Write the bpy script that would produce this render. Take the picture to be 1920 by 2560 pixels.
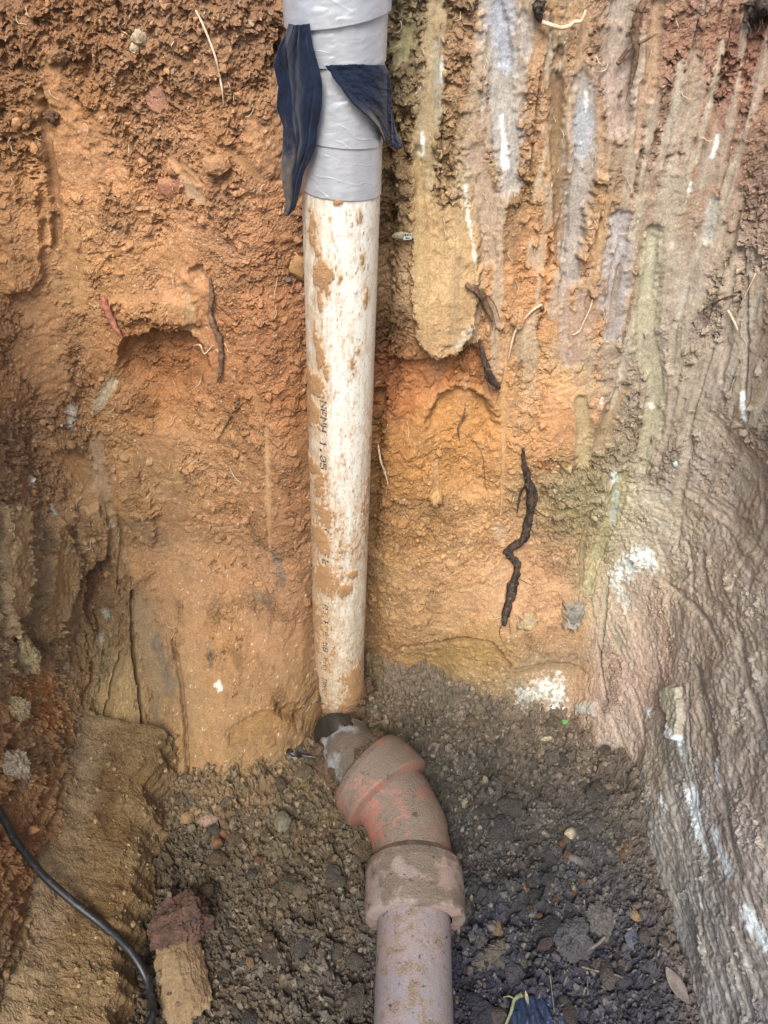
import bpy, bmesh, math, random
import numpy as np
from mathutils import Vector

for _o in list(bpy.data.objects):
    bpy.data.objects.remove(_o, do_unlink=True)
scene = bpy.context.scene
rng = np.random.default_rng(7)
random.seed(7)
R = math.radians

# ------------------------------------------------------------------ camera
CAMZ, PITCH, FPX = 1.5, R(40.0), 1923.0
cam_d = bpy.data.cameras.new("camera")
cam_d.sensor_fit = 'VERTICAL'
cam_d.sensor_height = 24.0
cam_d.lens = FPX / 2560.0 * 24.0
cam_d.clip_start = 0.01
cam_d.clip_end = 500.0
cam = bpy.data.objects.new("camera", cam_d)
scene.collection.objects.link(cam)
cam.location = (0, 0, CAMZ)
cam.rotation_euler = (R(90) - PITCH, 0, 0)
scene.camera = cam

# ------------------------------------------------------------------ sky, sun, exposure
SUN_EL, SUN_AZ = R(53), R(189)          # azimuth clockwise from +Y: behind the viewer, a little to the left
w = bpy.data.worlds.new("World")
scene.world = w
w.use_nodes = True
nt = w.node_tree
bg = nt.nodes["Background"]
sky = nt.nodes.new("ShaderNodeTexSky")
sky.sky_type = 'NISHITA'
sky.sun_disc = False
sky.sun_elevation = SUN_EL
sky.sun_rotation = SUN_AZ
sky.air_density = 1.0
sky.dust_density = 3.0
nt.links.new(sky.outputs[0], bg.inputs[0])
bg.inputs[1].default_value = 0.135
sun_d = bpy.data.lights.new("sun", 'SUN')
sun_d.energy = 1.9
sun_d.angle = R(26)
sun_d.color = (1.0, 0.95, 0.87)
sun = bpy.data.objects.new("sun", sun_d)
scene.collection.objects.link(sun)
_dir = Vector((math.sin(SUN_AZ) * math.cos(SUN_EL), math.cos(SUN_AZ) * math.cos(SUN_EL), math.sin(SUN_EL)))
sun.rotation_euler = _dir.to_track_quat('Z', 'Y').to_euler()
sun.location = (0, -3, 6)
vs = scene.view_settings
vs.view_transform = 'Standard'
vs.look = 'None'
vs.gamma = 1.0
vs.exposure = 1.22
scene.cycles.max_bounces = 6

# ------------------------------------------------------------------ helpers: image points -> rays
S9 = 1920.0 / 1659.0
CP, SP = math.cos(PITCH), math.sin(PITCH)


def ray(px, py):
    a = (px * S9 - 960.0) / FPX
    v = (py * S9 - 1280.0) / FPX
    return np.array([a, CP - v * SP, -SP - v * CP])


def at_z(px, py, z):
    d = ray(px, py)
    return np.array([0, 0, CAMZ]) + d * ((z - CAMZ) / d[2])


def at_y(px, py, y):
    d = ray(px, py)
    return np.array([0, 0, CAMZ]) + d * (y / d[1])


def proj(x, y, z):
    dz = z - CAMZ
    t = y * CP - dz * SP
    dn = -y * SP - dz * CP
    return (960 + FPX * x / t) / S9, (1280 + FPX * dn / t) / S9, t


def lin(r, g, b):
    c = np.array([r, g, b]) / 255.0
    return np.where(c <= 0.04045, c / 12.92, ((c + 0.055) / 1.055) ** 2.4)


# ------------------------------------------------------------------ helpers: noise
_perm = np.random.default_rng(3).permutation(4096).astype(np.int64)
_ang = np.random.default_rng(4).random(4096) * 2 * np.pi
_gx, _gy = np.cos(_ang).astype(np.float32), np.sin(_ang).astype(np.float32)
_r1 = np.random.default_rng(5).random(4096).astype(np.float32)
_r2 = np.random.default_rng(6).random(4096).astype(np.float32)


def _h(ix, iy, seed):
    return _perm[(_perm[(ix + seed * 131) & 4095] + iy) & 4095]


def perlin(x, y, seed=0):
    x = np.asarray(x, np.float32); y = np.asarray(y, np.float32)
    xf, yf = np.floor(x), np.floor(y)
    ix, iy = xf.astype(np.int64), yf.astype(np.int64)
    fx, fy = x - xf, y - yf
    u = fx * fx * fx * (fx * (fx * 6 - 15) + 10)
    v = fy * fy * fy * (fy * (fy * 6 - 15) + 10)

    def g(h, dx, dy):
        return _gx[h] * dx + _gy[h] * dy
    a = g(_h(ix, iy, seed), fx, fy)
    b = g(_h(ix + 1, iy, seed), fx - 1, fy)
    c = g(_h(ix, iy + 1, seed), fx, fy - 1)
    d = g(_h(ix + 1, iy + 1, seed), fx - 1, fy - 1)
    return ((a + (b - a) * u) + ((c + (d - c) * u) - (a + (b - a) * u)) * v) * 1.5


def fbm(x, y, octv=4, seed=0, gain=0.5):
    s, a, f, n = 0.0, 1.0, 1.0, 0.0
    for i in range(octv):
        s = s + a * perlin(x * f + 17.3 * i, y * f - 9.1 * i, seed + i)
        n += a
        a *= gain
        f *= 2.03
    return s / n


def worley(x, y, seed=0):
    x = np.asarray(x, np.float32); y = np.asarray(y, np.float32)
    ix, iy = np.floor(x).astype(np.int64), np.floor(y).astype(np.int64)
    f1 = np.full(x.shape, 9.0, np.float32); f2 = f1.copy(); idv = np.zeros(x.shape, np.float32)
    for dx in (-1, 0, 1):
        for dy in (-1, 0, 1):
            h = _h(ix + dx, iy + dy, seed)
            d = (ix + dx + _r1[h] - x) ** 2 + (iy + dy + _r2[h] - y) ** 2
            near = d < f1
            f2 = np.where(near, f1, np.minimum(f2, d))
            idv = np.where(near, _r1[(h * 7 + 13) & 4095], idv)
            f1 = np.where(near, d, f1)
    return np.sqrt(f1), np.sqrt(f2), idv


def facets(x, y, seed=0, tilt=1.0):
    """broken, angular crumbs: each cell a tilted face at its own height"""
    x = np.asarray(x, np.float32); y = np.asarray(y, np.float32)
    ix, iy = np.floor(x).astype(np.int64), np.floor(y).astype(np.int64)
    best = np.full(x.shape, 9.0, np.float32); out = np.zeros(x.shape, np.float32)
    for dx in (-1, 0, 1):
        for dy in (-1, 0, 1):
            h = _h(ix + dx, iy + dy, seed)
            ex = x - (ix + dx + _r1[h]); ey = y - (iy + dy + _r2[h])
            d = ex * ex + ey * ey
            k = (h * 11 + 29) & 4095
            v = _r1[(h * 7 + 13) & 4095] + tilt * (_gx[k] * ex + _gy[k] * ey)
            near = d < best
            best = np.where(near, d, best); out = np.where(near, v, out)
    return out - 0.5


def sstep(a, b, x):
    t = np.clip((x - a) / (b - a), 0, 1)
    return t * t * (3 - 2 * t)


def seg_dist(u, z, pts):
    """signed distance, arc position and unsigned distance to a polyline"""
    best = np.full(u.shape, 1e9); sd = np.zeros(u.shape); sa = np.zeros(u.shape)
    acc = 0.0
    for (a, b) in zip(pts[:-1], pts[1:]):
        d = b - a
        L = max(math.hypot(*d), 1e-9)
        t = np.clip(((u - a[0]) * d[0] + (z - a[1]) * d[1]) / (L * L), 0, 1)
        ex, ez = u - a[0] - t * d[0], z - a[1] - t * d[1]
        q = np.hypot(ex, ez)
        sg = ((u - a[0]) * d[1] - (z - a[1]) * d[0]) / L
        m = q < best
        best = np.where(m, q, best); sd = np.where(m, sg, sd); sa = np.where(m, acc + t * L, sa)
        acc += L
    return sd, sa, best


def poly_sd(u, z, pts):
    """signed distance to a polygon, positive inside"""
    _, _, d = seg_dist(u, z, list(pts) + [pts[0]])
    ins = np.zeros(u.shape, bool)
    n = len(pts)
    for i in range(n):
        a, b = pts[i], pts[(i + 1) % n]
        if a[1] == b[1]:
            continue
        c = ((a[1] > z) != (b[1] > z)) & (u < (b[0] - a[0]) * (z - a[1]) / (b[1] - a[1]) + a[0])
        ins ^= c
    return np.where(ins, d, -d)


# ------------------------------------------------------------------ helpers: meshes and objects
COL = scene.collection


def grid_mesh(name, P, attrs=None, close_u=False, smooth=True, flip=False):
    """P: (nu, nv, 3) array -> quad mesh"""
    nu, nv = P.shape[:2]
    me = bpy.data.meshes.new(name)
    me.vertices.add(nu * nv)
    me.vertices.foreach_set("co", np.ascontiguousarray(P, np.float32).ravel())
    i = np.arange(nu if close_u else nu - 1)[:, None]
    j = np.arange(nv - 1)[None, :]
    i2 = (i + 1) % nu
    q = np.stack([i * nv + j, i2 * nv + j, i2 * nv + j + 1, i * nv + j + 1], -1).reshape(-1, 4)
    if flip:
        q = q[:, ::-1]
    set_faces(me, q, smooth)
    add_attrs(me, attrs)
    return me


def set_faces(me, q, smooth=True):
    n, k = q.shape
    me.loops.add(n * k)
    me.polygons.add(n)
    me.loops.foreach_set("vertex_index", np.ascontiguousarray(q, np.int32).ravel())
    me.polygons.foreach_set("loop_start", np.arange(0, n * k, k, dtype=np.int32))
    me.polygons.foreach_set("use_smooth", np.broadcast_to(np.asarray(smooth, bool), (n,)).copy())
    me.update(calc_edges=True)


def add_attrs(me, attrs):
    for k, v in (attrs or {}).items():
        v = np.asarray(v, np.float32)
        if v.ndim >= 2 and v.shape[-1] == 3:
            v = v.reshape(-1, 3)
            v4 = np.ones((len(v), 4), np.float32); v4[:, :3] = v
            a = me.attributes.new(k, 'FLOAT_COLOR', 'POINT')
            a.data.foreach_set("color", v4.ravel())
        else:
            a = me.attributes.new(k, 'FLOAT', 'POINT')
            a.data.foreach_set("value", v.ravel())


def raw_mesh(name, V, F, attrs=None, smooth=True):
    me = bpy.data.meshes.new(name)
    V = np.asarray(V, np.float32)
    me.vertices.add(len(V))
    me.vertices.foreach_set("co", V.ravel())
    set_faces(me, np.asarray(F), smooth)
    add_attrs(me, attrs)
    return me


def obj(name, me, mat=None, parent=None, label=None, cat=None, group=None, kind=None):
    o = bpy.data.objects.new(name, me)
    COL.objects.link(o)
    if mat and me is not None and not me.materials:
        me.materials.append(mat)
    if parent:
        o.parent = parent
    if label: o["label"] = label
    if cat: o["category"] = cat
    if group: o["group"] = group
    if kind: o["kind"] = kind
    return o


def empty(name, loc, label, cat, group=None):
    o = bpy.data.objects.new(name, None)
    COL.objects.link(o)
    o.location = loc
    o.empty_display_size = 0.05
    o["label"] = label; o["category"] = cat
    if group: o["group"] = group
    return o


def under(parent, o):
    """parent keeping world place (parents are only translated)"""
    o.parent = parent
    o.location = Vector(o.location) - Vector(parent.location)
    return o


_ico = {}


def ico(sub):
    if sub not in _ico:
        bm = bmesh.new()
        bmesh.ops.create_icosphere(bm, subdivisions=sub, radius=1.0)
        V = np.array([v.co[:] for v in bm.verts]); F = np.array([[v.index for v in f.verts] for f in bm.faces])
        bm.free()
        _ico[sub] = (V, F)
    return _ico[sub]


def noise3(V, f, seed):
    return (perlin(V[:, 0] * f + 5, V[:, 1] * f + 3, seed) + perlin(V[:, 1] * f + 11, V[:, 2] * f + 1, seed + 1)
            + perlin(V[:, 2] * f + 7, V[:, 0] * f - 4, seed + 2)) / 1.7


def lump_verts(sub, size, seed, rough=0.3, angular=0.5):
    V, F = ico(sub)
    n = V.copy()
    rs = np.random.default_rng(seed)
    d = 1 + rough * noise3(n, 1.1, seed) + rough * 0.55 * noise3(n, 2.7, seed + 9)
    if sub >= 3:
        d = d + rough * 0.3 * noise3(n, 6.5, seed + 5) + rough * 0.2 * noise3(n, 14, seed + 6)
    if angular > 0:   # chop with random planes so that stones get facets
        for _ in range(7):
            p = rs.normal(size=3); p /= np.linalg.norm(p)
            lim = rs.uniform(0.62, 0.95)
            dot = n @ p * d
            over = dot > lim
            d = np.where(over, d * (1 - angular) + angular * d * lim / np.maximum(dot, 1e-6), d)
    if sub >= 5:      # crust of broken crumbs
        d = d * (1 + 0.16 * rough * facets(np.arctan2(n[:, 1], n[:, 0]) * 4, n[:, 2] * 6, seed) + 0.12 * rough * facets(np.arctan2(n[:, 1], n[:, 0]) * 9, n[:, 2] * 13, seed + 2) + 0.25 * rough * noise3(n, 9, seed + 31))
    return n * d[:, None] * np.asarray(size), F


def rotm(rs):
    q = rs.normal(size=4); q /= np.linalg.norm(q)
    a, b, c, d = q
    return np.array([[1 - 2 * (c * c + d * d), 2 * (b * c - a * d), 2 * (b * d + a * c)],
                     [2 * (b * c + a * d), 1 - 2 * (b * b + d * d), 2 * (c * d - a * b)],
                     [2 * (b * d - a * c), 2 * (c * d + a * b), 1 - 2 * (b * b + c * c)]])


def tube_arrays(pts, rad, sides=10, bump=0.0, seed=0, sub=6, flat=1.0):
    """smooth tube through points; rad list per point"""
    pts = np.asarray(pts, float); n = len(pts)
    rad = np.asarray(rad if np.ndim(rad) else [rad] * n, float)
    t = np.linspace(0, n - 1, (n - 1) * sub + 1)
    P = np.zeros((len(t), 3)); 
    for k, tt in enumerate(t):
        i = min(int(tt), n - 2); f = tt - i
        p0, p1, p2, p3 = pts[max(i - 1, 0)], pts[i], pts[i + 1], pts[min(i + 2, n - 1)]
        P[k] = 0.5 * ((2 * p1) + (-p0 + p2) * f + (2 * p0 - 5 * p1 + 4 * p2 - p3) * f * f + (-p0 + 3 * p1 - 3 * p2 + p3) * f ** 3)
    rr = np.interp(t, np.arange(n), rad)
    T = np.gradient(P, axis=0); T /= np.linalg.norm(T, axis=1)[:, None] + 1e-12
    up = np.array([0, -1.0, 0.3]); out = np.zeros((len(t), sides, 3))
    for k in range(len(t)):
        a = np.cross(T[k], up); a /= np.linalg.norm(a) + 1e-9
        b = np.cross(a, T[k])
        th = np.linspace(0, 2 * np.pi, sides, endpoint=False)
        r = rr[k] * (1 + bump * (perlin(np.cos(th) * 1.3 + seed, np.full(sides, k * 0.35), seed) + 0.6 * perlin(np.cos(th) * 3 + seed, np.full(sides, k * 0.9) + np.sin(th), seed + 2)))
        out[k] = P[k] + np.outer(np.cos(th) * r, a) + np.outer(np.sin(th) * r * flat, b)
    return out


def tube_mesh(name, pts, rad, **kw):
    A = tube_arrays(pts, rad, **kw)
    n, s = A.shape[:2]
    V = np.concatenate([A.reshape(-1, 3), A[0].mean(0)[None], A[-1].mean(0)[None]])
    i = np.arange(n - 1)[:, None]; j = np.arange(s)[None, :]; j2 = (j + 1) % s
    q = np.stack([i * s + j, i * s + j2, (i + 1) * s + j2, (i + 1) * s + j], -1).reshape(-1, 4)
    jj = np.arange(s)
    c0 = np.stack([np.full(s, n * s), (jj + 1) % s, jj, jj], -1)[:, :3]
    c1 = np.stack([np.full(s, n * s + 1), (n - 1) * s + jj, (n - 1) * s + (jj + 1) % s], -1)
    me = bpy.data.meshes.new(name)
    me.from_pydata(V.tolist(), [], q.tolist() + c0.tolist() + c1.tolist())
    me.polygons.foreach_set("use_smooth", np.ones(len(me.polygons), bool))
    me.update()
    return me


# ------------------------------------------------------------------ materials
def new_mat(name):
    m = bpy.data.materials.new(name); m.use_nodes = True
    n = m.node_tree.nodes; l = m.node_tree.links
    return m, n, l, n["Principled BSDF"]


def noise_node(n, l, scale, detail=6, rough=0.6, vec=None, stretch=None):
    t = n.new("ShaderNodeTexNoise"); t.inputs["Scale"].default_value = scale
    t.inputs["Detail"].default_value = detail; t.inputs["Roughness"].default_value = rough
    tc = n.new("ShaderNodeTexCoord")
    src = tc.outputs["Object"]
    if stretch:
        mp = n.new("ShaderNodeMapping"); mp.inputs["Scale"].default_value = stretch
        l.new(src, mp.inputs[0]); src = mp.outputs[0]
    l.new(src, t.inputs["Vector"])
    return t


def mixc(n, l, fac, a, b, mode='MIX'):
    m = n.new("ShaderNodeMix"); m.data_type = 'RGBA'; m.blend_type = mode
    for sock, v in ((m.inputs[0], fac), (m.inputs[6], a), (m.inputs[7], b)):
        if hasattr(v, "links"): l.new(v, sock)
        elif np.ndim(v): sock.default_value = (*v[:3], 1)
        else: sock.default_value = v
    return m.outputs[2]


def ramp(n, l, src, stops):
    r = n.new("ShaderNodeValToRGB")
    e = r.color_ramp.elements
    while len(e) < len(stops): e.new(0.5)
    for i, (p, c) in enumerate(stops):
        e[i].position = p
        e[i].color = (*c, 1) if np.ndim(c) else (c, c, c, 1)
    l.new(src, r.inputs[0])
    return r.outputs[0]


def soil_mat(name, bump=0.5, rough=0.92, attr="Col", fine=330, spec=0.25, use_smooth=True, dist=0.004):
    m, n, l, b = new_mat(name)
    a = n.new("ShaderNodeAttribute"); a.attribute_name = attr
    n1 = noise_node(n, l, fine, 5, 0.65); n2 = noise_node(n, l, 95, 5, 0.6)
    v = ramp(n, l, n1.outputs[0], [(0.3, 0.64), (0.7, 1.36)])
    c = mixc(n, l, 1.0, a.outputs["Color"], v, 'MULTIPLY')
    v2 = ramp(n, l, n2.outputs[0], [(0.3, 0.85), (0.72, 1.15)])
    c = mixc(n, l, 1.0, c, v2, 'MULTIPLY')
    l.new(c, b.inputs["Base Color"])
    b.inputs["Roughness"].default_value = rough
    b.inputs["Specular IOR Level"].default_value = spec
    bp = n.new("ShaderNodeBump"); bp.inputs["Distance"].default_value = dist
    bp.inputs["Strength"].default_value = bump
    add = n.new("ShaderNodeMath"); add.operation = 'ADD'
    l.new(n1.outputs[0], add.inputs[0]); l.new(n2.outputs[0], add.inputs[1])
    l.new(add.outputs[0], bp.inputs["Height"])
    if use_smooth:
        s = n.new("ShaderNodeAttribute"); s.attribute_name = "smooth"
        mr = n.new("ShaderNodeMapRange"); mr.inputs[3].default_value = bump; mr.inputs[4].default_value = bump * 0.12
        l.new(s.outputs["Fac"], mr.inputs[0]); l.new(mr.outputs[0], bp.inputs["Strength"])
        mr2 = n.new("ShaderNodeMapRange"); mr2.inputs[3].default_value = rough; mr2.inputs[4].default_value = 0.62
        l.new(s.outputs["Fac"], mr2.inputs[0]); l.new(mr2.outputs[0], b.inputs["Roughness"])
    l.new(bp.outputs[0], b.inputs["Normal"])
    return m


def two_tone(name, c1, c2, scale=40, rough=0.9, bump=0.5, fine=300, contrast=(0.4, 0.6), spec=0.3, stretch=None, dist=0.003, metallic=0.0, c3=None):
    m, n, l, b = new_mat(name)
    n1 = noise_node(n, l, scale, 6, 0.62, stretch=stretch); n2 = noise_node(n, l, fine, 5, 0.6, stretch=stretch)
    f = ramp(n, l, n1.outputs[0], [(contrast[0], 0.0), (contrast[1], 1.0)])
    c = mixc(n, l, f, c1, c2)
    if c3 is not None:
        n3 = noise_node(n, l, scale * 2.3, 6, 0.7)
        c = mixc(n, l, ramp(n, l, n3.outputs[0], [(0.56, 0.0), (0.64, 1.0)]), c, c3)
    c = mixc(n, l, 1.0, c, ramp(n, l, n2.outputs[0], [(0.3, 0.75), (0.7, 1.25)]), 'MULTIPLY')
    l.new(c, b.inputs["Base Color"])
    b.inputs["Roughness"].default_value = rough; b.inputs["Metallic"].default_value = metallic
    b.inputs["Specular IOR Level"].default_value = spec
    bp = n.new("ShaderNodeBump"); bp.inputs["Distance"].default_value = dist; bp.inputs["Strength"].default_value = bump
    l.new(n2.outputs[0], bp.inputs["Height"]); l.new(bp.outputs[0], b.inputs["Normal"])
    return m


SAT = 0.87
AL = 0.86      # photograph tone -> reflectance


def alb(r, g, b, k=1.0):
    c = lin(r, g, b) * AL * k * np.array([0.97, 1.05, 0.98])
    y = c @ np.array([0.3, 0.6, 0.1])
    return np.clip(y + (c - y) * SAT, 0.003, 0.85)

# ================================================================== PIT WALL
XL, XR, YB, RL, RR = -0.64, 0.61, 1.20, 0.14, 0.20
Y0 = -1.6
_s1 = (YB - RL) - Y0
_s2 = RL * math.pi / 2
_s3 = (XR - RR) - (XL + RL)
_s4 = RR * math.pi / 2
_s5 = (YB - RR) - Y0
UL = np.cumsum([_s1, _s2, _s3, _s4, _s5])


def path(u):
    x = np.zeros_like(u); y = np.zeros_like(u)
    a = u < UL[0]; x[a] = XL; y[a] = Y0 + u[a]
    a = (u >= UL[0]) & (u < UL[1]); t = (u[a] - UL[0]) / RL
    x[a] = XL + RL - RL * np.cos(t); y[a] = YB - RL + RL * np.sin(t)
    a = (u >= UL[1]) & (u < UL[2]); x[a] = XL + RL + u[a] - UL[1]; y[a] = YB
    a = (u >= UL[2]) & (u < UL[3]); t = (u[a] - UL[2]) / RR
    x[a] = XR - RR + RR * np.sin(t); y[a] = YB - RR + RR * np.cos(t)
    a = u >= UL[3]; x[a] = XR; y[a] = YB - RR - (u[a] - UL[3])
    return x, y


def wall_base(u, z):
    """u, z broadcast arrays -> (…,3) undisplaced wall"""
    u, z = np.broadcast_arrays(u, z)
    x, y = path(u.astype(float).copy())
    x0, y0 = x.copy(), y.copy()
    f = np.clip(1 - z / 0.42, 0, 1.25) ** 1.5
    A = np.interp(x0, [-0.64, -0.45, -0.33, -0.22, -0.178, -0.14, -0.09, 0.0, 0.12, 0.3, 0.5, 0.7], [0.36, 0.37, 0.38, 0.32, 0.26, 0.14, 0.03, 0.0, 0.03, 0.15, 0.17, 0.15])
    y = y - A * f * sstep(0.75, 1.1, y0)
    x = x + 0.10 * f * sstep(-0.45, -0.6, x0)
    fr = np.clip(1 - z / 0.7, 0, 1.3)
    x = x - 0.085 * fr * sstep(0.4, 0.58, x0)
    y = y - 0.035 * np.exp(-((x0 + 0.215) / 0.06) ** 2) * sstep(0.1, 0.4, z)
    y = y + 0.045 * np.exp(-((x0 + 0.06) / 0.06) ** 2)
    # the back wall leans back a little towards the top
    y = y + 0.05 * np.clip(z - 0.7, 0, 1) * sstep(1.0, 1.2, y0)
    # nearer the viewer the unseen pit sides are widened to admit more skylight
    x = x + np.sign(x0) * 0.9 * sstep(0.30, -0.5, y0) * (0.4 + 0.6 * np.clip(z / 1.4, 0, 1))
    return np.stack([x, y, z.astype(float)], -1)


# -- conversion of picture points to wall coordinates (u along the wall, z up)
_cu = np.linspace(UL[0] - 0.9, UL[3] + 0.9, 760); _cz = np.linspace(-0.1, 1.55, 420)
_CB = wall_base(_cu[:, None], _cz[None, :])
_cpx, _cpy, _ct = proj(_CB[..., 0], _CB[..., 1], _CB[..., 2])
_cpx[_CB[..., 1] < 0.05] = 1e6


def uv(px, py):
    k = np.argmin((_cpx - px) ** 2 + (_cpy - py) ** 2)
    i, j = np.unravel_index(k, _cpx.shape)
    return np.array([_cu[i], _cz[j]]), _ct[i, j]


def uvs(pts):
    q = [uv(*p) for p in pts]
    return [a for a, _ in q], float(np.mean([t for _, t in q])) * S9 / FPX     # points, metres per px


def steps(edges):
    """piecewise uniform samples: [(start, end, step), ...]"""
    out = []
    for a, b, s in edges:
        n = max(int(round((b - a) / s)), 1)
        out.append(np.linspace(a, b, n, endpoint=False))
    return np.concatenate(out + [[edges[-1][1]]])


U = steps([(0, UL[0] - 0.8, 0.02), (UL[0] - 0.8, UL[1], 0.0030), (UL[1], UL[3], 0.0022), (UL[3], UL[3] + 0.75, 0.0030), (UL[3] + 0.75, UL[4], 0.02)])
Z = steps([(-0.14, -0.04, 0.01), (-0.04, 1.41, 0.0023), (1.41, 1.45, 0.006)])
B = wall_base(U[:, None], Z[None, :])
UU, ZZ = [np.ascontiguousarray(a) for a in np.broadcast_arrays(U[:, None], Z[None, :])]
du = np.gradient(B, U, axis=0); dz = np.gradient(B, Z, axis=1)
N = np.cross(dz, du)
N /= np.linalg.norm(N, axis=2)[..., None]
if N[np.searchsorted(U, (UL[1] + UL[2]) / 2), 200, 1] > 0:
    N = -N

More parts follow.
